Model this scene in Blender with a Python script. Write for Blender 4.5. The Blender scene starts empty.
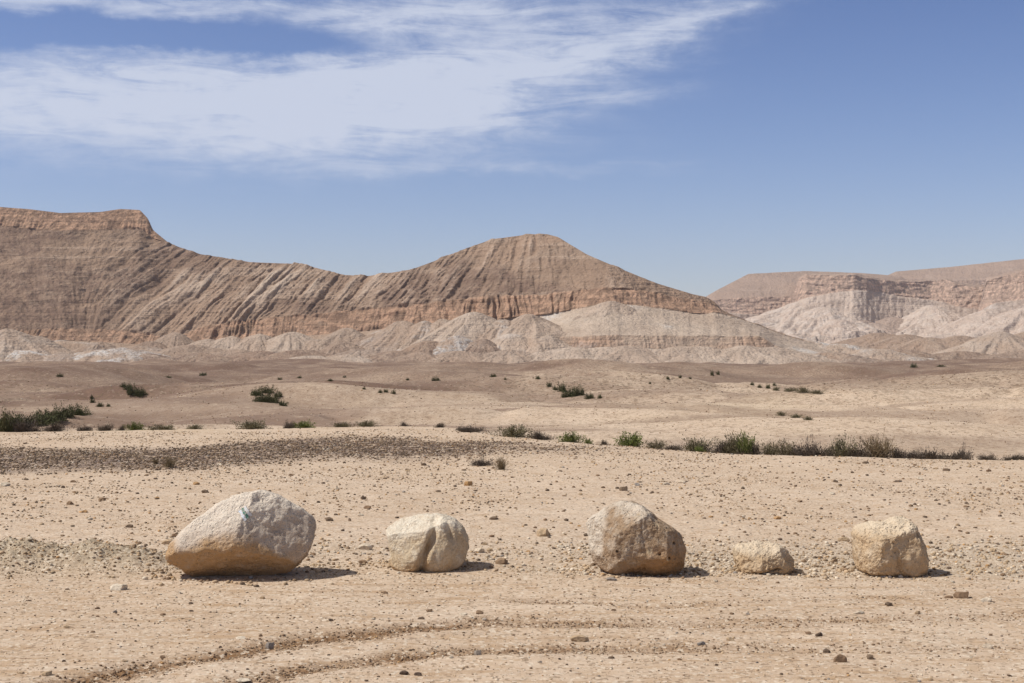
import bpy, math, random
import numpy as np
from mathutils import Vector, noise as mnoise

# ------------------------------------------------------------------ camera, sky, sun, exposure
F = 1422.222          # focal length in picture widths * 1024 (50 mm lens)
HOR = 358.0           # row of the true horizon
H = 2.4               # eye height
S = bpy.context.scene
COL = S.collection
cam_d = bpy.data.cameras.new('camera'); cam = bpy.data.objects.new('camera', cam_d); COL.objects.link(cam)
cam_d.lens = 50; cam_d.sensor_width = 36; cam_d.clip_start = 0.1; cam_d.clip_end = 40000
cam_d.shift_y = (HOR-341.5)/1024
cam.location = (0, 0, H); cam.rotation_euler = (math.pi/2, 0, 0)
S.camera = cam

SUN_EL = math.radians(52)
SUN_AZ = math.radians(-98)          # clockwise from +Y: the sun stands to the left
sdir = Vector((math.sin(SUN_AZ)*math.cos(SUN_EL), math.cos(SUN_AZ)*math.cos(SUN_EL), math.sin(SUN_EL)))
sl = bpy.data.lights.new('sun', 'SUN'); sl.energy = 3.9; sl.angle = math.radians(0.55); sl.color = (1.0, 0.96, 0.90)
so = bpy.data.objects.new('sun', sl); COL.objects.link(so)
so.rotation_euler = (-sdir).to_track_quat('-Z', 'Y').to_euler()

S.view_settings.view_transform = 'Standard'; S.view_settings.look = 'None'
S.view_settings.exposure = 0.2; S.view_settings.gamma = 1.0; S.view_settings.use_curve_mapping = False
S.render.engine = 'CYCLES'
S.cycles.max_bounces = 6; S.cycles.diffuse_bounces = 3; S.cycles.volume_bounces = 1
S.cycles.use_denoising = True

class NT:
    """small node-building helper"""
    def __init__(s, tree): s.t = tree; s.n = tree.nodes; s.l = tree.links
    def new(s, typ, **kw):
        n = s.n.new(typ)
        for k, v in kw.items(): setattr(n, k, v)
        return n
    def put(s, sock, v):
        if v is None: return
        if hasattr(v, 'links') or isinstance(v, bpy.types.NodeSocket): s.l.new(v, sock)
        else: sock.default_value = v
    def math(s, op, a, b=None, c=None, clamp=False):
        n = s.new('ShaderNodeMath', operation=op, use_clamp=clamp)
        s.put(n.inputs[0], a); s.put(n.inputs[1], b); s.put(n.inputs[2], c)
        return n.outputs[0]
    def noise(s, vec, scale, detail=4, rough=0.55, lac=2.0, dist=0.0):
        n = s.new('ShaderNodeTexNoise'); s.put(n.inputs['Vector'], vec)
        n.inputs['Scale'].default_value = scale; n.inputs['Detail'].default_value = detail
        n.inputs['Roughness'].default_value = rough; n.inputs['Lacunarity'].default_value = lac
        n.inputs['Distortion'].default_value = dist
        return n.outputs['Fac']
    def voro(s, vec, scale, out='Distance', feature='F1', rand=1.0):
        n = s.new('ShaderNodeTexVoronoi', feature=feature); s.put(n.inputs['Vector'], vec)
        n.inputs['Scale'].default_value = scale; n.inputs['Randomness'].default_value = rand
        return n.outputs[out]
    def ramp(s, fac, lo, hi, a=0.0, b=1.0, smooth=True):
        n = s.new('ShaderNodeMapRange', interpolation_type='SMOOTHSTEP' if smooth else 'LINEAR')
        s.put(n.inputs['Value'], fac); s.put(n.inputs['From Min'], lo); s.put(n.inputs['From Max'], hi)
        s.put(n.inputs['To Min'], a); s.put(n.inputs['To Max'], b)
        return n.outputs['Result']
    def mix(s, fac, a, b, mode='MIX'):
        n = s.new('ShaderNodeMix', data_type='RGBA', blend_type=mode)
        s.put(n.inputs[0], fac)
        s.put(n.inputs[6], a if not isinstance(a, tuple) else (*a, 1)[:4])
        s.put(n.inputs[7], b if not isinstance(b, tuple) else (*b, 1)[:4])
        return n.outputs[2]
    def attr(s, name, out='Fac'):
        n = s.new('ShaderNodeAttribute', attribute_name=name); return n.outputs[out]
    def mapping(s, vec, scale=(1, 1, 1), rot=(0, 0, 0), loc=(0, 0, 0)):
        n = s.new('ShaderNodeMapping'); s.put(n.inputs['Vector'], vec)
        n.inputs['Scale'].default_value = scale; n.inputs['Rotation'].default_value = rot; n.inputs['Location'].default_value = loc
        return n.outputs[0]
    def pos(s): return s.new('ShaderNodeNewGeometry').outputs['Position']
    def obj(s): return s.new('ShaderNodeTexCoord').outputs['Object']
    def bump(s, h, strength, dist, normal=None):
        n = s.new('ShaderNodeBump'); n.inputs['Strength'].default_value = strength; n.inputs['Distance'].default_value = dist
        s.put(n.inputs['Height'], h)
        if normal is not None: s.put(n.inputs['Normal'], normal)
        return n.outputs[0]

def build_world():
    w = bpy.data.worlds.new('World'); S.world = w; w.use_nodes = True
    T = NT(w.node_tree); T.n.clear()
    out = T.new('ShaderNodeOutputWorld'); bg = T.new('ShaderNodeBackground'); bg.inputs['Strength'].default_value = 0.105
    sky = T.new('ShaderNodeTexSky', sky_type='NISHITA'); sky.sun_disc = False
    sky.sun_elevation = SUN_EL; sky.sun_rotation = SUN_AZ
    sky.altitude = 400; sky.air_density = 1.0; sky.dust_density = 0.8; sky.ozone_density = 3.2
    d = T.new('ShaderNodeTexCoord').outputs['Generated']
    sp = T.new('ShaderNodeSeparateXYZ'); T.put(sp.inputs[0], d)
    az = T.math('ARCTAN2', sp.outputs[0], sp.outputs[1])
    el = T.math('ARCSINE', sp.outputs[2])
    u0 = T.math('MULTIPLY', az, F); v0 = T.math('MULTIPLY', el, F)
    cb = T.new('ShaderNodeCombineXYZ'); T.put(cb.inputs[0], u0); T.put(cb.inputs[1], v0)
    uv = cb.outputs[0]
    # turbulent warp of the cloud field
    wn = T.new('ShaderNodeTexNoise'); T.put(wn.inputs['Vector'], T.mapping(uv, (1, 1.9, 1), (0, 0, math.radians(-9))))
    wn.inputs['Scale'].default_value = 0.011; wn.inputs['Detail'].default_value = 7; wn.inputs['Roughness'].default_value = 0.68
    ws = T.new('ShaderNodeSeparateColor'); T.put(ws.inputs[0], wn.outputs['Color'])
    u = T.math('MULTIPLY_ADD', T.math('SUBTRACT', ws.outputs[0], 0.5), 150, u0)
    v = T.math('MULTIPLY_ADD', T.math('SUBTRACT', ws.outputs[1], 0.5), 40, v0)
    def blob(px, py, rx, ry, rot, amp):
        cu = F*math.atan((px-512)/F); cv = F*math.atan((HOR-py)/F*math.cos(math.atan((px-512)/F)))
        c, s_ = math.cos(math.radians(rot)), math.sin(math.radians(rot))
        du = T.math('SUBTRACT', u, cu); dv = T.math('SUBTRACT', v, cv)
        a = T.math('MULTIPLY_ADD', du, c/rx, T.math('MULTIPLY', dv, s_/rx))
        b = T.math('MULTIPLY_ADD', dv, c/ry, T.math('MULTIPLY', du, -s_/ry))
        e = T.math('ADD', T.math('MULTIPLY', a, a), T.math('MULTIPLY', b, b))
        g = T.math('POWER', 2.718, T.math('MULTIPLY', e, -1.0))
        return T.math('MULTIPLY', g, amp)
    blobs = [(40, 100, 370, 50, 0, 1.25), (360, 104, 190, 52, 3, 1.0), (560, 62, 150, 32, 13, .62), (690, 18, 95, 17, 17, .55),
             (120, 4, 350, 14, 0, .8), (480, 10, 180, 34, 0, .55), (430, 66, 130, 30, 8, .45), (620, 92, 70, 9, 0, .35),
             (500, 170, 170, 7, 0, .34), (640, 160, 60, 4, 4, .2), (990, 153, 80, 5, 4, .10), (150, 36, 210, 11, -1, -1.1), (-60, 36, 90, 8, 0, -.5)]
    tot = None
    for b in blobs:
        g = blob(*b); tot = g if tot is None else T.math('ADD', tot, g)
    streak = T.noise(T.mapping(uv, (0.55, 3.6, 1), (0, 0, math.radians(-11))), 0.017, 10, 0.66, 2.1, 0.7)
    puff = T.noise(T.mapping(uv, (1, 1.6, 1)), 0.03, 8, 0.6)
    tex = T.math('ADD', T.math('MULTIPLY', streak, 0.85), T.math('MULTIPLY', puff, 0.32))
    den = T.math('MULTIPLY', tot, T.ramp(tex, 0.30, 0.84, 0.34, 1.3))
    den = T.ramp(den, 0.02, 1.2, 0.0, 0.88, True)
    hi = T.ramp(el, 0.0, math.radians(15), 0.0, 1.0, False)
    warm_dome = T.ramp(el, math.radians(20), math.radians(50), 0, .45, False)  # added warm cast on the unseen upper sky, to warm the shadow fill
    skc = T.mix(1.0, T.mix(warm_dome, sky.outputs[0], (3.3, 3.0, 2.7)), T.mix(T.ramp(el, math.radians(17), math.radians(42), 0, 1, False), T.mix(hi, (.985, .92, 1.03), (.55, .605, .815)), (.98, .86, .72)), 'MULTIPLY')
    col = T.mix(den, skc, (5.2, 5.65, 6.75))
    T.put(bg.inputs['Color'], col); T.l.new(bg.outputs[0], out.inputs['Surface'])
build_world()

# ------------------------------------------------------------------ numpy helpers
rng = np.random.default_rng(7); random.seed(7)
_perm = np.random.default_rng(3).permutation(256); _perm = np.concatenate([_perm, _perm, _perm])
_g3 = np.random.default_rng(5).normal(size=(256, 3)); _g3 /= np.linalg.norm(_g3, axis=1)[:, None]
def perlin(x, y, z=0.0):
    x, y, z = np.broadcast_arrays(np.asarray(x, float), np.asarray(y, float), np.asarray(z, float))
    xi, yi, zi = np.floor(x).astype(int), np.floor(y).astype(int), np.floor(z).astype(int)
    xf, yf, zf = x-xi, y-yi, z-zi
    xi &= 255; yi &= 255; zi &= 255
    f = lambda t: t*t*t*(t*(t*6-15)+10)
    u, v, w = f(xf), f(yf), f(zf)
    def g(i, j, k):
        h = _perm[_perm[_perm[(xi+i) & 255]+((yi+j) & 255)]+((zi+k) & 255)]
        q = _g3[h]
        return q[..., 0]*(xf-i)+q[..., 1]*(yf-j)+q[..., 2]*(zf-k)
    L = lambda a, b, t: a+(b-a)*t
    return L(L(L(g(0,0,0), g(1,0,0), u), L(g(0,1,0), g(1,1,0), u), v),
             L(L(g(0,0,1), g(1,0,1), u), L(g(0,1,1), g(1,1,1), u), v), w)*1.5
def fbm(x, y, z=0.0, o=4, r=0.5):
    a, s, f = 0, 1, 1
    for i in range(o):
        a = a+s*perlin(np.asarray(x)*f+17.3*i, np.asarray(y)*f-9.1*i, np.asarray(z)*f+4.7*i); s *= r; f *= 2.03
    return a
def sst(a, b, x):
    t = np.clip((np.asarray(x, float)-a)/(b-a), 0, 1); return t*t*(3-2*t)
def PX(x, y): return 512+F*x/y
def W(px, py, z=0.0):                 # a point of the ground seen at this bearing and dip
    d = F*(H-z)/(py-HOR); return ((px-512)/F*d, d)

def mesh_obj(name, verts, faces, mat, parent=None, smooth=True, attrs=None, cols=None, loc=None):
    me = bpy.data.meshes.new(name)
    verts = np.asarray(verts, np.float32); faces = np.asarray(faces, np.int32)
    k = faces.shape[1]
    me.vertices.add(len(verts)); me.vertices.foreach_set('co', verts.ravel())
    me.loops.add(faces.size); me.loops.foreach_set('vertex_index', faces.ravel())
    me.polygons.add(len(faces)); me.polygons.foreach_set('loop_start', np.arange(0, faces.size, k, dtype=np.int32))
    me.update(calc_edges=True)
    if smooth: me.shade_smooth()
    for n, a in (attrs or {}).items():
        at = me.attributes.new(n, 'FLOAT', 'POINT'); at.data.foreach_set('value', np.asarray(a, np.float32).ravel())
    for n, a in (cols or {}).items():
        at = me.attributes.new(n, 'FLOAT_COLOR', 'POINT')
        c4 = np.ones((len(verts), 4), np.float32); c4[:, :3] = a; at.data.foreach_set('color', c4.ravel())
    if mat is not None: me.materials.append(mat)
    o = bpy.data.objects.new(name, me); COL.objects.link(o)
    if parent is not None: o.parent = parent
    if loc is not None: o.location = loc
    return o
def grid_faces(nr, nc, wrap=False):
    i = np.arange(nr-1)[:, None]; j = np.arange(nc if wrap else nc-1)[None, :]; j2 = (j+1) % nc
    return np.stack([i*nc+j, i*nc+j2, (i+1)*nc+j2, (i+1)*nc+j], -1).reshape(-1, 4)
def tag(o, label=None, cat=None, group=None, kind=None):
    if label: o['label'] = label
    if cat: o['category'] = cat
    if group: o['group'] = group
    if kind: o['kind'] = kind
    return o
def empty(name, loc, rz=0.0):
    o = bpy.data.objects.new(name, None); COL.objects.link(o); o.location = loc; o.rotation_euler = (0, 0, rz)
    o.empty_display_size = 0.2; return o
def new_mat(name):
    m = bpy.data.materials.new(name); m.use_nodes = True
    T = NT(m.node_tree); b = m.node_tree.nodes['Principled BSDF']
    b.inputs['Roughness'].default_value = 0.92; b.inputs['Specular IOR Level'].default_value = 0.12
    return m, T, b

# ------------------------------------------------------------------ ground shape
_pc = np.array([-300, 0, 128, 256, 384, 512, 640, 768, 896, 1024, 1324], float)
_dd = np.log(np.array([46, 56, 70, 90, 120, 160, 220, 300, 420, 600, 850, 1250], float))
_rows = np.array([
    [436,440,431,421,413,407,396,387,377,376,368,363],
    [436,440,431,421,413,407,396,386,376,376,368,363],
    [435,440,432,424,415,406,400,388,380,374,368,363],
    [434,441,430,420,410,402,398,389,383,374,368,363],
    [434,441,431,419,408,403,393,389,380,373,368,363],
    [441,445,432,420,408,403,394,388,381,373,368,363.5],
    [455,443,430,422,407,403,392,388,379,373,368,364],
    [466,446,424,425,407,402,392,386,380,373,368,364],
    [470,449,420,424,405,401,391,386,380,373,367,363],
    [474,453,423,426,406,404,392,387,380,373,366,362],
    [474,453,423,426,406,404,392,387,380,373,366,362]], float)
_ztab = H-(_rows-HOR)*np.exp(_dd)[None, :]/F
def tab(px, d):
    ld = np.log(np.clip(d, 46, 1249)); i = np.clip(np.searchsorted(_dd, ld)-1, 0, len(_dd)-2)
    t = (ld-_dd[i])/(_dd[i+1]-_dd[i]); t = t*t*(3-2*t)
    p = np.clip(px, -300, 1324); j = np.clip(np.searchsorted(_pc, p)-1, 0, len(_pc)-2)
    s = (p-_pc[j])/(_pc[j+1]-_pc[j]); s = s*s*(3-2*s)
    return (1-s)*((1-t)*_ztab[j, i]+t*_ztab[j, i+1])+s*((1-t)*_ztab[j+1, i]+t*_ztab[j+1, i+1])
def crest(px): return np.interp(px, [-300, 0, 300, 400, 440, 500, 600, 700, 800, 1024, 1300], [45, 45, 46, 46.5, 46, 41, 38, 35.5, 34, 33, 33])

track1 = [(40,692),(100,677),(150,667),(200,660),(250,650),(300,642),(350,636),(400,630),(450,626),(512,622),(612,624),(712,626),(812,622),(912,619),(1024,616),(1150,612)]
track2 = [(180,697),(250,680),(300,671),(350,664),(400,657),(450,653),(512,650),(562,649),(662,648),(762,648),(862,649),(962,648),(1100,646)]
track3 = [(512,601),(560,604),(640,607),(760,603),(900,600)]
def poly_dist(x, y, pts):
    P = np.array([W(*p) for p in pts]); best = np.full(np.shape(x), 1e9)
    for a, b in zip(P[:-1], P[1:]):
        ab = b-a; t = np.clip(((x-a[0])*ab[0]+(y-a[1])*ab[1])/(ab@ab), 0, 1)
        best = np.minimum(best, np.hypot(x-a[0]-t*ab[0], y-a[1]-t*ab[1]))
    return best
def ground(x, y, full=False):
    x = np.asarray(x, float); y = np.asarray(y, float); r = np.hypot(x, y)
    fr = y > 0.3*r
    ys = np.where(fr, y, 0.3*r+1e-6)
    px = np.clip(512+F*x/ys, -900, 1900)
    d = np.maximum(r, 1)*np.cos(np.clip(np.arctan2(x, ys), -1.2, 1.2))
    d = np.where(fr, y, r)
    py = HOR+F*H/np.maximum(d, 3)
    dc = crest(px)
    w = sst(0.0, 10, d-dc)
    near = 0.05*fbm(x*.16, y*.16, 3.1, 3)*sst(9, 20, d) + 0.012*fbm(x*1.1, y*1.1, 8, 3)
    near = near + 0.10*np.exp(-((px-430)/170)**2)*sst(-14, -1, d-dc)
    zt = tab(px, d)
    amp = sst(0, 14, d-dc)
    bl = lambda a, o: 2.3*2.2*np.abs(fbm(*a, o))-1.3            # rounded backs meeting in sharp creases
    zt = zt+amp*(0.20*fbm(x/17, y/15, 1.5, 3)+0.45*sst(46, 75, d)*(1-.6*sst(200, 400, d))*bl((x/44+.02*y, y/30, 4.4), 2)
        +1.0*sst(95, 190, d)*bl((x/105+.004*y, y/70, 7.7), 3)+1.9*sst(230, 480, d)*(1-.55*sst(650, 1000, d))*bl((x/230, y/150, 2.2), 3))
    zt = zt+0.5*sst(300, 520, d)*fbm(x/40, y/90, 61, 3)
    zt = np.where(d > 1100, zt+(-2.6-zt)*sst(1100, 1400, d), zt)
    z = near*(1-w)+zt*w
    # small gullies cut into the hills beyond the wadi
    gl = np.abs(fbm(x/34, y/48, 11.0, 3)); z = z-0.32*np.exp(-(gl/0.06)**2)*sst(10, 45, d-dc)*(1-sst(300, 700, d))
    # crumbled soil bank left of the first boulder
    bx, by = x+4.9, y-16.4
    bank = np.exp(-(np.maximum(np.abs(bx+.55)-0.95, 0)/0.5)**2)*np.exp(-((by)/0.62)**2)*(0.95+0.28*fbm(x*1.3, y*1.3, 5, 3))
    clods = np.abs(fbm(x*4.2, y*4.2, 9, 4))
    z = z+np.clip(bank, 0, 2)*(0.24+0.07*clods)
    for qx, qd, qr in ((-3.0, 15.85, .80), (-.94, 16.35, .45), (1.39, 16.0, .54), (2.84, 16.05, .34), (4.22, 16.0, .43)):
        e = np.hypot((x-qx)/qr, (y-qd)/(qr*.75)); z = z+.014*np.exp(-((np.maximum(e-.75, 0))/.35)**2)*(d < 20)*(1+.8*fbm(x*3, y*3, 51, 3))
    # wheel tracks in the road
    near_m = d < 20
    trk = np.zeros_like(z); rut = np.zeros_like(z)
    if near_m.any():
        xs, yy = x[near_m], y[near_m]; wob = 0.10*fbm(xs*1.4, yy*1.4, 2, 3)
        t = np.zeros_like(xs); g = np.zeros_like(xs)
        for pts, wd, am in ((track1, .19, 1.0), (track2, .15, .85), (track3, .10, .45)):
            q = poly_dist(xs, yy+wob, pts)
            fade = 1.0-.74*sst(-.6, 2.6, xs)+0.75*fbm(xs*.9, yy*1.5, 31, 3)
            e = np.exp(-(q/wd)**2)*am*np.clip(fade, 0.26, 1.2)
            t = np.maximum(t, e); g = g-0.030*e+0.010*am*np.clip(fade, .1, 1)*np.exp(-((q-1.75*wd)/(wd*.6))**2)
        trk[near_m] = t; rut[near_m] = g
        cl = fbm(xs*9, yy*9, 4, 3)
        rut[near_m] += t*0.034*np.abs(cl)
    z = z+rut
    # long shallow scuffs along the road
    road = sst(16.4, 14.6, d)
    z = z+road*0.014*fbm(x*.5, y*3.4, 14, 4)+(1-road)*(d < 50)*0.012*fbm(x*2.6, y*2.6, 21, 3)
    if not full: return z
    # where the ground carries dark flint, pale silt, churned soil
    up = np.interp(px, [-200, 0, 100, 200, 300, 400, 460, 600], [447, 447, 449, 446, 439.5, 439, 443, 446])
    lo = np.interp(px, [-200, 0, 100, 200, 300, 400, 460, 600], [472, 471, 471, 468, 462, 460, 455, 452])
    nz = fbm(x*.22, y*.10, 6, 4)
    dark = sst(-3, 4, py-up+5*nz)*sst(5, -6, py-lo+7*nz)*(1-sst(430, 620, px+60*nz)*0.75)*(1-sst(620, 700, px))*(d < 60)
    far = d-dc
    flint = sst(75, 250, d+70*fbm(x/60, y/45, 12, 4)+np.clip(420-px, -350, 420)*.18)
    flint = flint*np.clip(0.88+0.45*fbm(x/120, y/60, 19, 4), 0, 1.15)*(far > 0)
    leftb = sst(640, 160, px)*sst(8, 60, far)*0.72*np.clip(1+.6*fbm(x/30, y/25, 40, 3), 0, 1.4)
    crease = np.exp(-(np.abs(fbm(x/44+.02*y, y/30, 4.4, 2))/.05)**2)*sst(55, 80, d)*(1-sst(200, 330, d))*.5  # darker lines along the creases between the hill backs, joined into flint
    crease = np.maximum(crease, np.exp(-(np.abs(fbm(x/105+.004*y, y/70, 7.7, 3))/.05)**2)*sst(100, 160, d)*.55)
    lightp = sst(.10, .42, fbm(x/70, y/40, 71, 4))*sst(90, 150, d)*(1-sst(420, 620, d))*sst(120, 620, px)     # swept sandy backs between the flint
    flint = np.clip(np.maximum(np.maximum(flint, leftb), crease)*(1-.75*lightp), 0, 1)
    flint = np.maximum(flint, 0.85*sst(.02, .24, fbm(x/52, y/30, 91, 4)+.12)*sst(46, 62, d)*np.clip(1.15-px/1400, .3, 1))
    flint = np.maximum(flint, sst(420, 560, d)*np.clip(.92+.3*fbm(x/150, y/60, 81, 3), 0, 1))
    pale = np.clip(sst(.12, .45, fbm(x/26, y/18, 23, 3))*sst(8, 30, far)*(1-sst(150, 260, d)), 0, 1)*sst(500, 800, px)
    pale = np.maximum(pale, sst(6, 1, np.abs(far-4))*sst(60, 130, px)*sst(260, 190, px)*0.9)
    bankm = np.clip(bank*1.3, 0, 1)
    rubble = sst(15.0, 16.2, d)*sst(19.6, 17.2, d)*np.clip(.35+.65*sst(430, 760, px)+.5*fbm(x*.6, y*1.2, 17, 3), 0, 1)
    return z, dict(far=sst(1, 12, far), dark=dark, flint=flint, pale=pale, track=trk, bank=bankm, rubble=rubble, road=road)

def ground_material():
    m, T, b = new_mat('desert_ground')
    P = T.pos()
    n1 = T.noise(P, 0.35, 5); n2 = T.noise(P, 2.6, 5, .6); n3 = T.noise(P, 17, 5, .65); n4 = T.noise(P, 70, 3, .6)
    farn = T.noise(P, 0.055, 6, .62)
    c = T.mix(T.ramp(n1, .32, .68), (.52, .391, .277), (.59, .461, .342))
    farm = T.ramp(T.attr('far'), 0, 1)
    c = T.mix(T.math('MULTIPLY', T.math('MULTIPLY', T.ramp(n2, .45, .72), T.ramp(farm, 0, 1, 1, .25)), .55), c, (.41, .262, .145))
    c = T.mix(T.math('MULTIPLY', T.ramp(n3, .40, .75), .5), c, (.60, .48, .345))
    # road: stretched scuffs of redder soil
    str_ = T.noise(T.mapping(P, (.55, 4.2, 1)), 1.2, 6, .66)
    c = T.mix(T.math('MULTIPLY', T.attr('road'), T.ramp(str_, .46, .68, 0, .62)), c, (.385, .243, .130))
    c = T.mix(T.math('MULTIPLY', T.attr('rubble'), .7), c, (.47, .385, .285))
    c = T.mix(T.math('MULTIPLY', T.attr('bank'), T.ramp(n3, .3, .6, .6, 1)), c, (.395, .32, .225))
    tr = T.math('MULTIPLY', T.attr('track'), T.ramp(T.noise(P, 5, 6, .7), .28, .5))
    c = T.mix(T.math('MULTIPLY', tr, .9), c, (.215, .118, .055))
    # finest grit speckle
    sp = T.voro(P, 34, 'Color'); ss = T.new('ShaderNodeSeparateColor'); T.put(ss.inputs[0], sp)
    c = T.mix(T.ramp(ss.outputs[0], .84, .88, 0, .6), c, (.22, .15, .095))
    c = T.mix(T.ramp(ss.outputs[1], .86, .90, 0, .6), c, (.70, .60, .47))
    pb = T.noise(T.mapping(P, (1.0, 2.6, 1)), 3.4, 6, .72)         # small patches where the crust is broken
    c = T.mix(T.ramp(pb, .58, .66, 0, .62), c, (.36, .222, .118))
    c = T.mix(T.ramp(T.noise(T.mapping(P, (1, 2, 1), (0, 0, 0), (9, 4, 0)), 7, 5, .7), .60, .68, 0, .5), c, (.70, .58, .43))
    # far hills
    c = T.mix(T.math('MULTIPLY', T.attr('pale'), .55), c, (.60, .475, .33))
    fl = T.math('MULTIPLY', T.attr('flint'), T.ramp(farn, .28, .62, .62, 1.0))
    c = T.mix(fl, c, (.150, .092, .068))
    # stones on the far hills, too many to count
    vs = T.voro(P, 6.0, 'Color'); vv = T.new('ShaderNodeSeparateColor'); T.put(vv.inputs[0], vs)
    dist = T.new('ShaderNodeSeparateXYZ'); T.put(dist.inputs[0], P)
    c = T.mix(T.math('MULTIPLY', farm, T.ramp(vv.outputs[0], .80, .86, 0, .5)), c, (.17, .11, .072))
    vs2 = T.voro(P, 2.2, 'Color'); v2 = T.new('ShaderNodeSeparateColor'); T.put(v2.inputs[0], vs2)
    c = T.mix(T.math('MULTIPLY', T.ramp(dist.outputs[1], 100, 220), T.ramp(v2.outputs[1], .76, .82, 0, .6)), c, (.12, .085, .055))
    gr = T.noise(T.mapping(P, (1, .55, 1)), .9, 7, .8)
    c = T.mix(T.math('MULTIPLY', farm, T.ramp(gr, .50, .64, 0, .42)), c, (.25, .165, .105))
    c = T.mix(T.math('MULTIPLY', farm, T.ramp(gr, .46, .36, 0, .35)), c, (.60, .48, .35))
    dk = T.math('MULTIPLY', T.attr('dark'), T.ramp(T.noise(P, 3.2, 5, .7), .34, .56))
    c = T.mix(T.math('MULTIPLY', dk, .95), c, (.155, .110, .088))
    T.put(b.inputs['Base Color'], c)
    h = T.math('ADD', T.math('MULTIPLY', n3, .5), T.math('MULTIPLY', n4, .35))
    h = T.math('ADD', h, T.math('MULTIPLY', T.math('MULTIPLY', str_, T.attr('road')), .5))
    T.put(b.inputs['Normal'], T.bump(h, .8, .035))
    return m

def build_ground():
    th = np.concatenate([np.linspace(-180, -60, 25)[:-1], np.linspace(-60, -24, 40)[:-1], np.linspace(-24, 24, 960), np.linspace(24, 60, 40)[1:], np.linspace(60, 180, 25)[1:]])
    th = np.radians(th[:-1])
    r = np.concatenate([np.linspace(.3, 9.5, 30)[:-1], F*H/np.arange(360, 73, -.55), np.geomspace(47, 1300, 420), np.geomspace(1330, 6200, 30)])
    A, R = np.meshgrid(th, r)
    x, y = R*np.sin(A), R*np.cos(A)
    z, at = ground(x, y, True)
    z = np.where(R > 1500, -3.0, z)
    o = mesh_obj('ground', np.stack([x, y, z], -1).reshape(-1, 3), grid_faces(len(r), len(th), True)[:, ::-1], ground_material(), attrs=at)
    tag(o, 'sandy stony desert ground with wheel tracks, a dry wadi and low brown hills', kind='structure')
    return o
build_ground()

# ------------------------------------------------------------------ mountains
def rock_material(name, slope_c, rib_c, cliff_c, pale_c, strata=.09, hz=1.0):
    m, T, b = new_mat(name)
    P = T.pos()
    n1 = T.noise(P, .012*hz, 6, .62); n2 = T.noise(P, .07*hz, 6, .65); n3 = T.noise(P, .3*hz, 4, .6)
    c = T.mix(T.ramp(n1, .35, .65), slope_c, tuple(v*.80 for v in slope_c))
    rib = T.math('MULTIPLY', T.attr('rib'), T.ramp(n2, .34, .58))
    c = T.mix(rib, c, rib_c)  # pale spur rock, partly light on the ribs put into the colour
    # thin beds of harder rock
    q = T.noise(T.mapping(P, (.0022, .0022, strata)), 1.0, 5, .7, 2.2, .15)
    bed = T.ramp(q, .52, .60)
    c = T.mix(T.math('MULTIPLY', T.math('MULTIPLY', bed, T.ramp(n1, .40, .62)), .30), c, rib_c)
    c = T.mix(T.math('MULTIPLY', T.ramp(q, .42, .36), .22), c, tuple(v*.62 for v in slope_c))
    # cliffs
    q2 = T.noise(T.mapping(P, (.012, .012, strata*3.2)), 1.0, 5, .7)
    cc = T.mix(T.ramp(q2, .35, .65), cliff_c, tuple(min(1, v*1.45) for v in cliff_c))
    ver = T.noise(T.mapping(P, (.13, .13, .012)), 1.0, 5, .7)
    cc = T.mix(T.ramp(ver, .46, .56, 0, .85), cc, tuple(v*.58 for v in cliff_c))
    c = T.mix(T.math('MULTIPLY', T.attr('cliff'), T.ramp(n2, .2, .5)), c, cc)
    pc = T.mix(T.ramp(n2, .35, .7), pale_c, tuple(v*.80 for v in pale_c))
    c = T.mix(T.attr('pale'), c, pc)
    c = T.mix(T.math('MULTIPLY', T.attr('white'), T.ramp(n3, .35, .55)), c, (.62, .60, .57))
    c = T.mix(T.math('MULTIPLY', T.attr('dark_brown'), T.ramp(T.noise(P, .11*hz, 6, .7), .36, .58, .25, 1)), c, (.165, .105, .078))
    sp = T.ramp(T.noise(P, .42*hz, 6, .8), .48, .60, 0, .62)
    sp = T.math('MULTIPLY', sp, T.math('SUBTRACT', 1.0, T.math('MULTIPLY', T.attr('pale'), .8)))
    c = T.mix(sp, c, tuple(v*.6 for v in slope_c))
    T.put(b.inputs['Base Color'], c)
    h = T.math('ADD', T.math('MULTIPLY', n2, 2.0), T.math('MULTIPLY', n3, 1.4))
    h = T.math('ADD', h, T.math('MULTIPLY', q, 2.5))
    T.put(b.inputs['Normal'], T.bump(h, .9, 2.2/hz))
    return m

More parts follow.
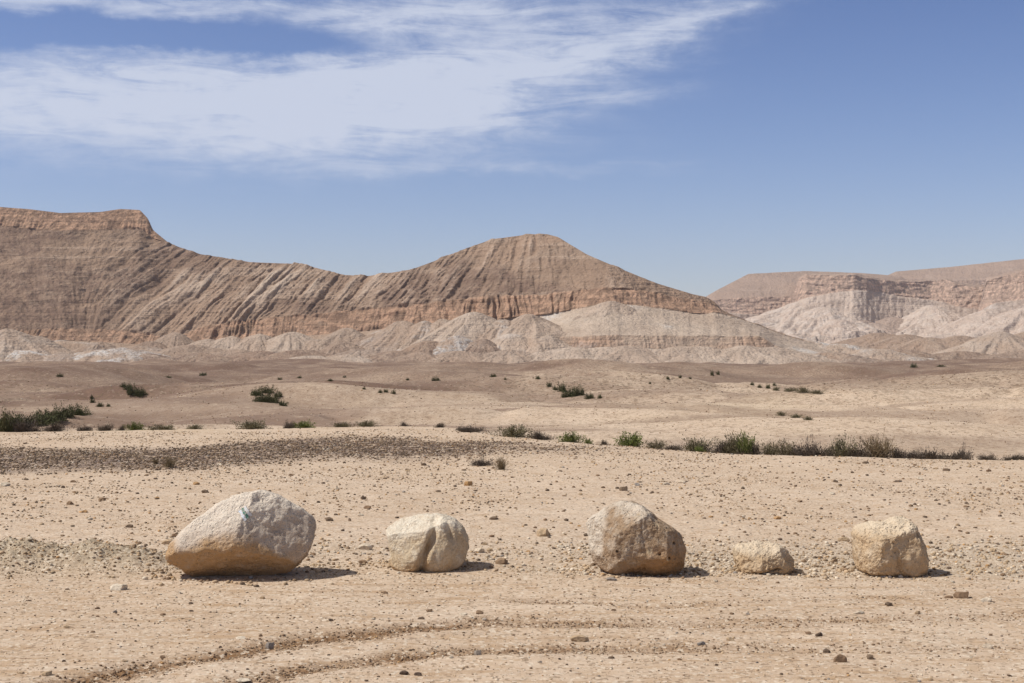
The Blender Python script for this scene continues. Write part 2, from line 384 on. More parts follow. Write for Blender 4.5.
def loft(name, label, mat, pxs, knots, segs, px0, px1, nc, gully, seed=0., skew=None, attr_fn=None, smooth_px=5):
    """a massif as a lofted surface: knots run from the foot up over the top and down the back.
    knots: list of (D array, py array) over pxs; segs: per segment (rows, kind)"""
    px = np.linspace(px0, px1, nc); k = max(1, int(smooth_px/((px1-px0)/nc)))
    ker = np.hanning(k+2)[1:-1]; ker /= ker.sum()
    def ip(v):
        v = np.interp(px, pxs, np.broadcast_to(v, np.shape(pxs)).astype(float))
        return np.convolve(np.pad(v, k, mode='edge'), ker, 'same')[k:-k] if k > 1 else v
    KD = [ip(d) for d, _ in knots]; KP = [ip(p) for _, p in knots]
    if gully.get('ds'):
        k2 = int(gully['ds']/((px1-px0)/nc)); kk = np.hanning(k2+2)[1:-1]; kk /= kk.sum()
        KD = [np.convolve(np.pad(v, k2, mode='edge'), kk, 'same')[k2:-k2] for v in KD]
    jit = gully.get('jit', 0)
    for i_, (n_, kd_) in enumerate(segs):            # ragged cliff edges
        if kd_ == 'cliff' and i_ < len(segs)-2:
            th_ = sst(1, 6, KP[i_]-KP[i_+1])*jit
            KP[i_] = KP[i_]+th_*.25*fbm(px/9, seed, i_*3.3, 4); KP[i_+1] = KP[i_+1]+th_*.8*fbm(px/12, seed+4, i_*5.1, 4)
    Ds, Zs, CL, TT, SG = [], [], [], [], []
    for i, (n, kind) in enumerate(segs):
        last = i == len(segs)-1
        t = np.linspace(0, 1, n+1)[:(n+1 if last else n), None]
        z0 = H-(KP[i]-HOR)*KD[i]/F; z1 = H-(KP[i+1]-HOR)*KD[i+1]/F
        if kind == 'talus': e = t**1.25
        elif kind == 'slope': e = t**.92
        else: e = t
        Ds.append(KD[i]+(KD[i+1]-KD[i])*t); Zs.append(z0+(z1-z0)*e)
        CL.append((1.0 if kind == 'cliff' else 0.0)*sst(1.5, 7, np.abs(z1-z0))[None, :]*np.ones_like(t))
        SG.append(np.full((len(t), nc), i+0.0)+t*0)
    D = np.concatenate(Ds); Z = np.concatenate(Zs); C = np.concatenate(CL); SGm = np.concatenate(SG)
    PXm = np.broadcast_to(px[None, :], D.shape)
    X = (PXm-512)/F*D
    Cs = C.copy()
    for _ in range(2): Cs[1:-1] = (Cs[:-2]+Cs[1:-1]*2+Cs[2:])/4
    sk = np.interp(PXm, *skew) if skew else 0.0
    U = X-sk*(Z-85)+gully.get('warp', 8)*fbm(X/90, Z/60, seed+1, 3)
    zz = Z*.02
    L = gully['wave']
    r1 = np.abs(perlin(U/L, zz*.5+seed, D*.0008)); r2 = np.abs(perlin(U/L*2.3+7, zz+seed, 1.3)); r3 = np.abs(perlin(U/L*5.1, zz*2+seed, 2.7))
    r0 = np.abs(perlin(U/(L*2.3)+3, zz*.4+seed, 4.1))
    g = .9*np.minimum(r0, .5)+.9*np.minimum(r1, .5)+.55*np.minimum(r2, .5)+.3*np.minimum(r3, .5)
    Xf = X+L*.35*fbm(X/(L*2.2), Z/70, seed+6, 3)
    flute = (.9*np.abs(perlin(Xf/(L*.9), seed+3, Z*.006))+.55*np.abs(perlin(Xf/(L*.33), seed+5, Z*.012))+.4*perlin(Xf/(L*.13), seed, Z*.06))*np.clip(.7+.9*fbm(X/(L*3.1), Z*.01, seed+12, 3), .2, 1.5)+.16*np.sin(Z*.42+4*fbm(X/70, Z/40, seed, 3))*np.clip(.5+1.4*fbm(X/50, Z/20, seed+5, 3), 0, 1)
    rough = fbm(X/30, Z/22, D/30+seed, 4)
    led = perlin(Z*.16*gully.get('bed', 1.0), X*.003, seed+8)+.6*perlin(Z*.4*gully.get('bed', 1.0), X*.006, seed+2)
    nseg = len(segs)
    top = np.clip((SGm-(nseg-1)), 0, 1)
    # water run from the skyline down, gathering into branching gullies
    nrow = sum(n for n, _ in segs[:-1]); dxc = (px[1]-px[0])/F*D.mean(1)
    A = np.zeros_like(D); w = np.ones(nc); ju = np.arange(nc); rw = np.random.default_rng(int(seed))
    pot = perlin(X/(L*1.5), zz*.8+seed, 1.1)+.6*perlin(X/(L*.6), zz*1.6+seed, 2.2)+.9*perlin(X/(L*4.5), zz*.5+seed, 3.3)
    kb = np.hanning(9)[1:-1]; kb /= kb.sum()
    for r_ in range(nrow, -1, -1):
        if r_ < nrow and int(SGm[r_, 0]) != int(SGm[r_+1, 0]): w = w*(.35 if Cs[r_].mean() < .5 else 1.0)
        lw = np.convolve(np.pad(np.log1p(w), 3, mode='edge'), kb, 'valid')
        dz_ = (Z[r_+1]-Z[r_]) if r_ < D.shape[0]-1 else 0*w
        kk_ = np.broadcast_to(sk, D.shape)[r_] if skew else 0*w
        sh = -kk_*np.clip(dz_, 0, 5)/dxc[r_]+gully.get('pull', 1.5)*np.gradient(lw)-gully.get('pot', 2.2)*np.gradient(pot[r_])
        sh = np.clip(sh, -2.6, 2.6)
        tgt = np.clip(np.floor(ju+sh+rw.random(nc)), 0, nc-1).astype(int)
        w = np.bincount(tgt, weights=w, minlength=nc)+1.0
        A[r_] = w
    def blur(a, sg):
        n_ = int(sg*3)+1; k_ = np.exp(-.5*(np.arange(-n_, n_+1)/sg)**2); k_ /= k_.sum()
        f_ = np.apply_along_axis(lambda v: np.convolve(np.pad(v, n_, mode='edge'), k_, 'valid'), 1, a); return f_
    lg = np.log1p(A)
    cs = gully.get('cs', 1.0); ch = blur(lg, 1.3*cs); ch2 = blur(np.clip(lg-3.0, 0, None), 3.2*cs); ch3 = blur(np.clip(lg-4.6, 0, None), 7.0*cs)
    for q_ in (ch, ch2, ch3): q_[2:-2] = (q_[:-4]+q_[1:-3]+q_[2:-2]+q_[3:-1]+q_[4:])/5
    wa, wb, wc = gully.get('cw', (.11, .42, .8)); carve = wa*ch+wb*ch2+wc*ch3
    carve = carve-blur(carve, 60)
    mixr = np.interp(PXm, *gully['ribs']) if 'ribs' in gully else .22
    g = .62-.50*carve+mixr*(g-.62)
    g = np.clip(g, -.8, 1.4)
    am = gully['amp']*np.interp(PXm, *gully['by_px']) if 'by_px' in gully else gully['amp']
    front = 1-top
    disp = (am*(g-.55)*(1-Cs)+gully.get('flute', 1.)*(flute*Cs)+gully.get('rough', 1.)*rough+gully.get('led', 1.)*led*(1-.4*Cs))*front
    if 'segamp' in gully: disp = disp*np.interp(SGm, np.arange(len(segs)), gully['segamp'])
    edge = sst(0, 8, np.arange(D.shape[0]))[:, None]
    disp = disp*edge
    # keep the skyline where it is: less displacement right at the top edge
    nrow_f = sum(n for n, _ in segs[:-1]); rr = np.arange(D.shape[0])[:, None]
    keep = 0.12+0.88*sst(0, 34, np.abs(rr-nrow_f)); disp = disp*keep
    D2 = D-disp*.85; Z2 = Z+disp*.45*(1-Cs)+top*rough*gully.get('rough', 1.)
    X2 = (PXm-512)/F*D+disp*0.0
    V = np.stack([X2, D2, Z2], -1).reshape(-1, 3)
    rib = sst(.62, .95, g)*(1-Cs)*np.interp(SGm, [0, nseg-3.01, nseg-2.99], [.15, .15, 1]) if nseg > 5 else sst(.62, 1.0, g)*(1-Cs)
    at = dict(rib=rib, cliff=Cs, pale=np.zeros_like(D), white=np.zeros_like(D), dark_brown=np.zeros_like(D))
    if attr_fn:
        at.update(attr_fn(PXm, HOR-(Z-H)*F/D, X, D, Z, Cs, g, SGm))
    o = mesh_obj(name, V, grid_faces(D.shape[0], nc), mat, attrs=at)
    tag(o, label, kind='structure'); return o

def interp(a, b): return lambda p: np.interp(p, a, b)
# main massif: left plateau running into the rounded central peak
mp = np.array([-220,-100,0,30,60,80,100,120,140,148,153,170,200,250,281,300,345,368,410,445,470,491,523,547,558,586,604,621,639,656,680,692,706,714,722,740,760,783,800,830,870,900], float)
ridge = interp([-220,0,40,60,100,120,140,147,151,156,170,200,250,300,345,368,410,445,470,491,505,523,547,558,586,621,656,692,712,718,740,783,830,870,900],
               [200,207,210,213,212,209,210,216,226,236,244,254,262,264,275,276,270,257,247,239.5,237,235,234,237,254,269,283,294,298,308,318,334,347,358,364])(mp)
capf = np.maximum(interp([-220,0,60,100,140,151,160,200],[222,226,231,229,228,237,241,1])(mp), ridge+.2)
uct = np.maximum(interp([-220,0,60,105,150,176,195,211,281,340,410,481,551,575,604,639,680,700,712,718],[338,332,328,329,334,341,330,322,317,311,306,297,294,291,287,290,298,301,303,309])(mp), ridge+.4)
ucf = np.maximum(interp([-220,0,60,105,150,176,195,211,281,340,410,481,551,575,604,639,680,700,714,722],[348,346,340,342,345,345,344,342,337,333,327,321,314,309,303,305,311,315,312,314])(mp), uct+.4)
on = sst(535, 570, mp)*sst(786, 772, mp)
lct = 336+np.interp(mp, [560, 620, 700, 780], [0, -1, 0, 0]); lcf = 349.
lct = np.where(on > 0, lct*on+(1-on)*(ucf*.45+364*.55), ucf*.45+364*.55); lcf_ = lcf*on+(1-on)*(ucf*.35+364*.65)
lct = np.maximum(lct, ucf+.3); lcf_ = np.maximum(lcf_, lct+.3)
Dcf = interp([-220,0,140,281,410,551,604,680,783,870],[1350,1370,1395,1395,1370,1325,1300,1312,1320,1320])(mp)
Dct = Dcf+22
hgt = (uct-ridge)
Dcap = Dct+np.maximum(6, (uct-capf)*1.0*1.55); Dr = Dcap+np.where(mp < 152, 24, 3)
D0 = np.interp(mp, [540, 590], [1205., 1188.])
Dl = D0+(Dcf-D0)*np.interp(mp, [540, 580], [.42, .16])
knots = [(D0, np.full_like(mp, 365.5)), (Dl, lcf_), (Dl+9*on+2, lct), (Dcf, ucf), (Dct, uct), (Dcap, capf), (Dr, ridge), (Dr+420, np.where(mp < 150, ridge+2.5, ridge*0.5+350*.5))]
segs = [(34, 'talus'), (26, 'cliff'), (46, 'talus'), (46, 'cliff'), (190, 'slope'), (34, 'cliff'), (26, 'back')]
def main_attr(px, py, X, D, Z, C, g, SG):
    n = fbm(X/55, Z/30, D/60, 4); n2 = fbm(X/160, Z/90, 5, 3)
    low = (SG < 3)
    pale = np.where(low, sst(470, 560, px+40*n)*(.8+.3*n), 0)
    pale = np.where(low & (px <= 470), .25+.3*n, pale)
    bandw = np.exp(-((px-285-.9*(262-py))/140)**2)*np.exp(-((py-285)/18)**2)
    pale = np.where((SG >= 4) & (SG < 5), np.clip(.7*bandw*sst(.55, .9, g)+.15*sst(.1, .6, n), 0, 1), pale)
    white = np.where(low, sst(.25, .6, n+.35*n2-.1)*.55, 0)
    dk = np.where(SG >= 4, sst(.05, .55, n2+.5*n+np.interp(px, [0, 100, 200, 420, 520, 620], [.55, .50, .15, -.05, .10, .12]))*.8, 0)*(1-C)  # darker brown towards the left of the upper slopes
    return dict(pale=np.clip(pale, 0, 1)*(1-C*(SG < 3)*np.clip(.55+.7*n, 0, .95)), white=white*(1-.6*C), dark_brown=np.clip(dk, 0, .85))
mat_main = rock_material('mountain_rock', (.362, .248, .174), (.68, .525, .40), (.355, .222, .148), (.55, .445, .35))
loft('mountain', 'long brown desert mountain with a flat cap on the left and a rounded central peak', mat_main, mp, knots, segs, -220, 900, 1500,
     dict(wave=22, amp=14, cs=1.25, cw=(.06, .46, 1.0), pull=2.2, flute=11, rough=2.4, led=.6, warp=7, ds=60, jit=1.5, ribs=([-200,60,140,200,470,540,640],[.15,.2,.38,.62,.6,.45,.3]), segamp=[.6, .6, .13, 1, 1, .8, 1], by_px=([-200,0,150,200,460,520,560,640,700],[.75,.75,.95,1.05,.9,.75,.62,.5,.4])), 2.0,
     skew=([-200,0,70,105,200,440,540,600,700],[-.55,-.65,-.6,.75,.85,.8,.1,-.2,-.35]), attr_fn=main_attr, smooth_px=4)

# far mesas on the right (several kilometres away)
def far_massif(name, label, pts, D, px0, px1, nc, mat, seed, paleness=.5, cl_rows=40):
    """pts: rows of (px, ridge, cliff top, cliff foot, base)"""
    P = np.array(pts, float); q = P[:, 0]; P[:, 4] = 362
    D_ = np.full_like(q, D) if np.isscalar(D) else np.array(D, float)
    k = D_/F
    kn = [(D_-(P[:, 4]-P[:, 3])*k*1.75, P[:, 4]), (D_, P[:, 3]), (D_+.85*(P[:, 3]-P[:, 2])*k+2, P[:, 2]), (D_+.85*(P[:, 3]-P[:, 2])*k+14+(P[:, 2]-P[:, 1])*k*3.2, P[:, 1]), (D_+900, P[:, 1]+3.0)]
    def fn(px, py, X, Dd, Z, C, g, SG):
        n = fbm(X/140, Z/60, seed, 4); n2 = fbm(X/420, Z/160, seed+7, 3)
        return dict(pale=np.where(SG < 1, np.clip(paleness+.4*n+.55*(g-.5), 0, 1), .1), dark_brown=np.where(SG < 1, np.clip(sst(.05, .5, n2+.2*n+.22-.9*(g-.6)+.006*(310-py))*.55, 0, 1), 0), white=np.where(SG < 1, sst(.3, .7, n+.5*(g-.6))*.5, 0))
    return loft(name, label, mat, q, kn, [(80, 'talus'), (cl_rows, 'cliff'), (30, 'slope'), (14, 'back')], px0, px1, nc,
                dict(jit=.8, segamp=[.8, 1, .12, 1], cs=1.7, cw=(.05, .35, 1.0), pull=4.5, pot=9., wave=110, amp=62, flute=14, rough=4, led=.9, warp=10, bed=.45), seed, attr_fn=fn, smooth_px=3)
mat_far = rock_material('mesa_rock', (.40, .28, .21), (.60, .465, .37), (.45, .305, .225), (.68, .56, .46), strata=.04, hz=.42)
far_massif('mesa', 'far plateau with a long sloping flat skyline at the right', [
    (840, 292, 296, 306, 350), (882, 278, 288, 300, 350), (896, 271.6, 284, 298, 350), (950, 267, 281, 296, 350), (1024, 259, 276, 292, 350), (1120, 250, 270, 288, 350), (1300, 246, 268, 286, 350)],
    5200, 840, 1300, 520, mat_far, 21., .35)
far_massif('mesa', 'far sloping mesa behind the central peak', [
    (640, 330, 334, 338, 356), (700, 300, 304, 312, 356), (715, 291, 300, 312, 356), (748, 274, 297, 314, 356), (805, 271, 296, 316, 356), (860, 273, 298, 318, 356), (900, 276, 300, 320, 356), (940, 300, 310, 330, 356)],
    4700, 640, 940, 420, mat_far, 33., .45)
far_massif('mesa', 'far mesa promontory with a reddish cliff above pale streaked talus', [
    (770, 345, 346, 347, 357), (782, 330, 331, 333, 357), (790, 309, 310, 318, 357), (795, 288, 289, 303, 357), (799, 277, 279, 300, 357), (806, 273.5, 275, 298, 357), (830, 274, 275.5, 293, 357), (854, 273.5, 275, 290, 357),
    (866, 276, 278, 291, 357), (880, 279, 280, 292, 357), (905, 280, 282, 297, 357), (931, 280, 281, 300, 357), (945, 278, 279, 302, 357), (955, 281, 283, 306, 357), (968, 284, 286, 308, 357), (985, 285, 287, 310, 357), (1010, 288, 290, 312, 357), (1040, 290, 292, 315, 357)],
    [4200, 4150, 4080, 4000, 3960, 3940, 3930, 3930, 3960, 4020, 4060, 4080, 4060, 4030, 4020, 4010, 4000, 3990], 770, 1040, 520, mat_far, 45., .62)
far_massif('mesa', 'far mesa with a tall pale orange cliff at the right edge of the picture', [
    (955, 345, 346, 347, 357), (972, 332, 333, 334, 357), (981, 300, 302, 311, 357), (986, 278, 281, 307, 357), (996, 276, 278, 303, 357), (1010, 272, 274, 301, 357), (1024, 269, 271, 299, 357), (1060, 264, 266, 296, 357), (1300, 258, 260, 292, 357)],
    [3700, 3620, 3560, 3540, 3530, 3520, 3500, 3480, 3450], 955, 1300, 420, mat_far, 57., .62)

# mounds and low badland hills at the mountain foot
def mound_field(name, label, mounds, d0, d1, px0, px1, nc, nr, mat, floor=-7., seed=0., reach=230., grain=1.):
    px = np.linspace(px0, px1, nc); d = np.linspace(d0, d1, nr); PXm, D = np.meshgrid(px, d); X = (PXm-512)/F*D
    Z = np.full_like(D, floor); T_ = np.zeros_like(D); WT = np.zeros_like(D); BR = np.zeros_like(D); RB = np.zeros_like(D)
    wx = X+4*fbm(X/35, D/35, seed, 3); wd = D+4*fbm(X/35, D/35, seed+9, 3)
    for i, (mx, my, md, sl, ex, pale, white, brown) in enumerate(mounds):
        cx = (mx-512)/F*md; cz = H-(my-HOR)*md/F
        dx, dy = (wx-cx)/ex, wd-md
        rr = np.hypot(dx, dy); an = np.arctan2(dx, -dy)
        gl = .8*np.abs(perlin(an*2.4+i*3.7, i*1.3, rr*.004))+.45*np.abs(perlin(an*6+i, i*2.1, rr*.01))
        rr2 = np.sqrt(rr**2+(8*grain)**2)-8*grain
        z = cz+2-sl*rr2*(1.12-.36*np.minimum(gl, .6)) + .0008*rr2**2
        z = np.where(rr > reach, floor, z)
        hit = z > Z
        k = 2.5; Z = np.where(np.abs(z-Z) < k, np.maximum(z, Z)-(k-np.abs(z-Z))**2/(4*k)*.5, np.maximum(z, Z))
        for A, v in ((T_, pale), (WT, white), (BR, brown)): A[hit] = v
        RB[hit] = np.clip(gl*1.5, 0, 1)[hit]
    Z = Z+grain*(.55*fbm(X/16/grain, D/16/grain, seed+4, 4)+.25*np.abs(fbm(X/6/grain, D/9/grain, seed+2, 3)))
    n = fbm(X/28, D/28, Z/14, 4)
    at = dict(rib=RB*.6, cliff=np.zeros_like(Z), pale=np.clip(T_+.25*n, 0, 1), white=np.clip(WT*sst(-.1, .4, n+.1), 0, 1), dark_brown=np.clip(BR+.35*n*(BR > 0), 0, .9))
    o = mesh_obj(name, np.stack([X, D, Z], -1).reshape(-1, 3), grid_faces(nr, nc), mat, attrs=at)
    return tag(o, label, kind='structure')
mat_mound = rock_material('marl', (.37, .252, .178), (.52, .41, .315), (.40, .245, .152), (.545, .437, .345), strata=.12)
M = []
for (mx, my, md, pale, white, brown) in [
    (-60,318,1240,.5,0,.15),(10,331,1235,.75,.1,0),(-20,345,1215,.8,.3,0),(38,338,1250,.55,.1,.1),(20,352,1200,.6,.8,0),(100,352,1205,.5,.75,0),(120,350,1210,.6,.65,0),(64,356,1195,.5,.2,.2),
    (100,344,1300,.35,.2,.3),(140,348,1290,.4,.2,.2),(150,343,1320,.3,0,.3),(174,334,1345,.5,0,.1),(191,347,1290,.4,0,.3),(209,341,1330,.6,.0,.1),(232,338,1330,.7,0,0),(260,336,1330,.7,0,0),(293,334,1325,.65,0,0),(318,341,1310,.6,.2,0),
    (345,330,1325,.5,0,.1),(343,343,1270,.3,0,.4),(380,334,1310,.35,.1,.3),(374,338,1300,.5,.3,.1),(405,323,1310,.45,.1,.1),(424,323,1300,.5,.35,0),(445,321,1300,.55,.1,.05),(475,314,1290,.85,0,0),(500,322,1280,.7,.35,0),(484,341,1225,.25,.1,.45),
    (456,338,1235,.4,.8,.1),(430,343,1230,.2,0,.5),(530,316,1285,.85,0,0),(512,336,1240,.8,.25,0),(548,338,1235,.85,.1,0),(611,303,1296,.95,0,0),(580,318,1290,.95,0,0),(300,352,1215,.3,0,.5),(260,353,1225,.2,0,.55),
    (309,358,1185,.9,.1,0),(350,357,1185,.95,.1,0),(200,355,1210,.3,0,.5),(235,352,1240,.4,0,.3),(150,356,1200,.3,.1,.4),(395,353,1200,.3,0,.5),(420,355,1190,.5,0,.3),(365,352,1205,.5,.1,.3),(460,353,1195,.55,0,.2),(510,352,1195,.8,0,0),(545,354,1192,.9,.1,0)]+[(575+q*17.5+5*math.sin(q*2.3), 349.5+1.5*math.sin(q*1.7), 1200, .95, 0, 0) for q in range(12)]:
    i_ = int(abs(mx)); pale = pale*(.62+.5*((i_*53) % 10)/10); brown = brown+.12*((i_*29) % 3 == 0)
    M.append((mx, my, md, .92 if mx in (611, 580) else (.54+.20*((i_*37) % 10)/10) if my < 345 else .40, 1.35 if mx == 611 else 1.0 if my < 345 else 1.5, pale, white, brown))
mound_field('badlands', 'pale conical marl mounds along the foot of the brown mountain', M, 1120, 1400, -200, 880, 1360, 260, mat_mound, seed=3.)
M = []
for (mx, my, md, ex, pale, white, brown) in [
    (800,342,1330,2.0,.6,.75,0),(835,346,1310,2.2,.6,.7,0),(870,351,1290,2,.6,.4,0),(760,350,1250,2,.8,.1,.0),(790,354,1225,2,.7,.2,0),(830,355,1220,2.2,.4,.1,.4),
    (880,334,1800,1.6,.2,0,.25),(905,336,1780,1.6,.2,0,.25),(930,339,1760,1.8,.25,0,.2),(960,337,1760,1.6,.25,0,.2),(1000,333,1700,1.1,.55,.1,.05),(975,343,1690,1.2,.6,.1,0),(1025,342,1690,1.2,.6,.1,0),(1040,330,1760,1.5,.3,0,.2),(1090,336,1700,1.5,.3,0,.2),
    (900,352,1560,2.5,.15,0,.45),(960,353,1560,2.5,.2,0,.45),(1030,352,1540,2.5,.3,0,.35),(1100,350,1540,2.5,.3,0,.35)]:
    M.append((mx, my, md, .5, ex, pale, white, brown))
mound_field('badlands', 'low tan badland hills in front of the far mesas', M, 1180, 1900, 730, 1220, 640, 300, mat_mound, seed=13.)

M = [(mx, my+2, md, sl*.74, ex*1.3, pale*.72, white*.6, brown) for (mx, my, md, sl, ex, pale, white, brown) in [
    (788,322,4080,.72,.8,.7,0,.0),(806,299,3960,.80,.9,.9,.3,0),(822,306,3850,.85,.8,.95,.3,0),(838,318,3760,.85,.8,.8,.2,0),(856,318,3830,.8,.9,.35,0,.35),(872,322,3800,.8,.9,.45,0,.25),
    (893,316,3880,.75,.9,.4,0,.35),(912,324,3800,.8,.9,.6,.1,.1),(932,304,3860,.9,.7,.95,.2,0),(950,318,3800,.8,.8,.8,.1,0),(745,318,4550,.7,.9,.5,0,.1),(768,322,4500,.7,.9,.6,.1,0),
    (990,308,3480,.8,.8,.8,.1,0),(1006,316,3380,.85,.8,.9,.2,0),(1026,306,3420,.8,.9,.8,.1,0),(1050,312,3380,.8,.9,.7,.1,0),(972,332,3450,.7,.8,.5,0,.2)]]
mound_field('mesa_talus', 'pale streaked talus spurs leaning against the far mesa cliffs', M, 3150, 4700, 700, 1120, 560, 420, mat_far, floor=-14., seed=23., reach=330., grain=4.)

# ------------------------------------------------------------------ air
def build_haze():
    m = bpy.data.materials.new('haze_air'); m.use_nodes = True; T = NT(m.node_tree); T.n.clear()
    out = T.new('ShaderNodeOutputMaterial'); v = T.new('ShaderNodeVolumePrincipled')
    v.inputs['Color'].default_value = (.90, .90, .95, 1); v.inputs['Density'].default_value = 0.00004; v.inputs['Anisotropy'].default_value = 0.3
    T.l.new(v.outputs[0], out.inputs['Volume'])
    a, b, z0, z1 = 6500, 6500, -22., 480.
    V = [(-a,-b,z0),(a,-b,z0),(a,b,z0),(-a,b,z0),(-a,-b,z1),(a,-b,z1),(a,b,z1),(-a,b,z1)]
    Fc = [(0,3,2,1),(4,5,6,7),(0,1,5,4),(1,2,6,5),(2,3,7,6),(3,0,4,7)]
    o = mesh_obj('haze', V, Fc, m, smooth=False)
    tag(o, 'thin dusty air between the viewer and the far mesas', 'haze', kind='stuff')
build_haze()

# ------------------------------------------------------------------ boulders
def ico(level):
    import bmesh
    bm = bmesh.new(); bmesh.ops.create_icosphere(bm, subdivisions=level, radius=1)
    v = np.array([p.co[:] for p in bm.verts]); f = np.array([[q.index for q in p.verts] for p in bm.faces]); bm.free()
    return v, f
ICO7 = ico(7); ICO2 = ico(2); ICO1 = ico(1); ICO4 = ico(4)

def boulder_shape(outline, depth, n_exp, planes, seed, noise_amp, extra=None, base_z=-0.05, cuts=34):
    o = np.array(outline, float); bot = o[:, 1].max(); dc = F*(H-base_z)/(bot-HOR); k = dc/F
    cx, cy = (o[:, 0].min()+o[:, 0].max())/2, (o[:, 1].min()+o[:, 1].max())/2
    ox, oz = (o[:, 0]-cx)*k, (cy-o[:, 1])*k
    # dense outline -> radius by angle
    n = len(ox); tt = np.linspace(0, n, 4000, endpoint=False); i = tt.astype(int); f = tt-i
    qx = ox[i]*(1-f)+ox[(i+1) % n]*f; qz = oz[i]*(1-f)+oz[(i+1) % n]*f
    a = np.arctan2(qz, qx); r = np.hypot(qx, qz); s = np.argsort(a); a, r = a[s], r[s]
    ag = np.linspace(-math.pi, math.pi, 721); rg = np.interp(ag, np.r_[a-2*math.pi, a, a+2*math.pi], np.r_[r, r, r])
    ker = np.hanning(13); ker /= ker.sum(); rg[:-1] = np.convolve(np.r_[rg[-7:-1], rg[:-1], rg[:6]], ker, 'valid')[:720]; rg[-1] = rg[0]
    d, fc = ICO7
    th = np.arctan2(d[:, 2], d[:, 0]); rho = np.hypot(d[:, 0], d[:, 2]); yy = d[:, 1]
    nn = (rho**n_exp+np.abs(yy)**n_exp)**(-1/n_exp)
    R = np.interp(th, ag, rg)
    P = np.stack([R*np.cos(th)*rho*nn, depth*yy*nn, R*np.sin(th)*rho*nn], 1)
    for (nx, ny, nz, h) in planes:
        nv = np.array([nx, ny, nz], float); nv /= np.linalg.norm(nv)
        e = P@nv-h; e = np.where(e > 0, e, 0); P = P-nv*(e*.93)[:, None]
    if extra: P = extra(P)
    fr_ = np.random.default_rng(int(seed*10))                       # fracture faces
    for _ in range(cuts):
        nv = fr_.normal(size=3); nv /= np.linalg.norm(nv); pr = P@nv; h = np.percentile(pr, 99.9)*fr_.uniform(.92, .99)
        if abs(nv[1]) < .5 or nv[1] > 0: continue
        e = np.clip(pr-h, 0, None); P = P-nv*(e*.9)[:, None]
    s = seed
    nd = d+0; size = (R.mean())
    q = P/size
    disp = noise_amp*(.55*fbm(q[:, 0]*1.6+s, q[:, 1]*1.6, q[:, 2]*1.6, 3)+.28*fbm(q[:, 0]*5+s, q[:, 1]*5, q[:, 2]*5, 3)-.20*np.abs(fbm(q[:, 0]*3.1, q[:, 1]*3.1+s, q[:, 2]*3.1, 4))+.08*fbm(q[:, 0]*16, q[:, 1]*16+s, q[:, 2]*16, 3)-.22*np.abs(fbm(q[:, 0]*8+4, q[:, 1]*8+s, q[:, 2]*8, 4))*np.clip(.5+1.3*fbm(q[:, 0]*2.2, q[:, 1]*2.2, q[:, 2]*2.2+s, 2), 0, 1.5))
    P = P+nd*disp[:, None]
    for ax, ref in ((0, ox), (2, oz)):                               # keep the measured width and height
        lo, hi = P[:, ax].min(), P[:, ax].max(); P[:, ax] = ref.min()+(P[:, ax]-lo)*(ref.max()-ref.min())/(hi-lo)
    cen = (( cx-512)*k, dc, H-(cy-HOR)*k)
    return P, fc, cen

def boulder_material(name, main, light, stain, pits=.5, veins=0., pale_spots=0.):
    m, T, b = new_mat(name)
    P = T.obj()
    n1 = T.noise(P, 2.2, 6, .62); n2 = T.noise(P, 9, 6, .65); n3 = T.noise(P, 38, 5, .65)
    c = T.mix(T.ramp(n1, .33, .66), main, tuple(v*.84 for v in main))
    c = T.mix(T.math('MULTIPLY', T.ramp(n2, .42, .7), .6), c, light)
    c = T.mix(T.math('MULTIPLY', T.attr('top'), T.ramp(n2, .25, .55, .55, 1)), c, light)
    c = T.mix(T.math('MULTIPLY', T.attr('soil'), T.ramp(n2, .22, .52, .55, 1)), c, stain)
    c = T.mix(T.ramp(n3, .56, .66, 0, .5), c, tuple(v*.5 for v in main))
    c = T.mix(T.ramp(T.noise(P, 24, 5, .75), .60, .68, 0, .28), c, tuple(min(.8, v*1.15) for v in light))
    if pale_spots:
        vd = T.voro(T.mapping(P, (1, 1, .75)), 9.0, 'Distance'); vc = T.voro(T.mapping(P, (1, 1, .75)), 9.0, 'Color')
        s = T.new('ShaderNodeSeparateColor'); T.put(s.inputs[0], vc)
        k = T.math('MULTIPLY', T.ramp(vd, .34, .24), T.ramp(s.outputs[0], .66, .72))
        c = T.mix(T.math('MULTIPLY', k, T.math('MULTIPLY', T.attr('spots'), pale_spots)), c, (.52, .40, .26))
    if veins:
        vn = T.noise(T.mapping(P, (5, 5, 2.2), (.2, .5, .3)), 1.0, 6, .7, 2, 1.2)
        c = T.mix(T.ramp(T.math('ABSOLUTE', T.math('SUBTRACT', vn, .5)), .035, .0, 0, veins), c, (.42, .25, .12))
    T.put(b.inputs['Base Color'], c)
    pit = T.voro(P, 21, 'Distance'); pitm = T.ramp(pit, .0, .32)
    h = T.math('ADD', T.math('MULTIPLY', n2, .9), T.math('MULTIPLY', n3, .45))
    h = T.math('ADD', h, T.math('MULTIPLY', pitm, .35*pits))
    h = T.math('ADD', h, T.math('MULTIPLY', T.noise(P, 90, 4, .7), .15))
    T.put(b.inputs['Normal'], T.bump(h, 1.0, .055))
    return m

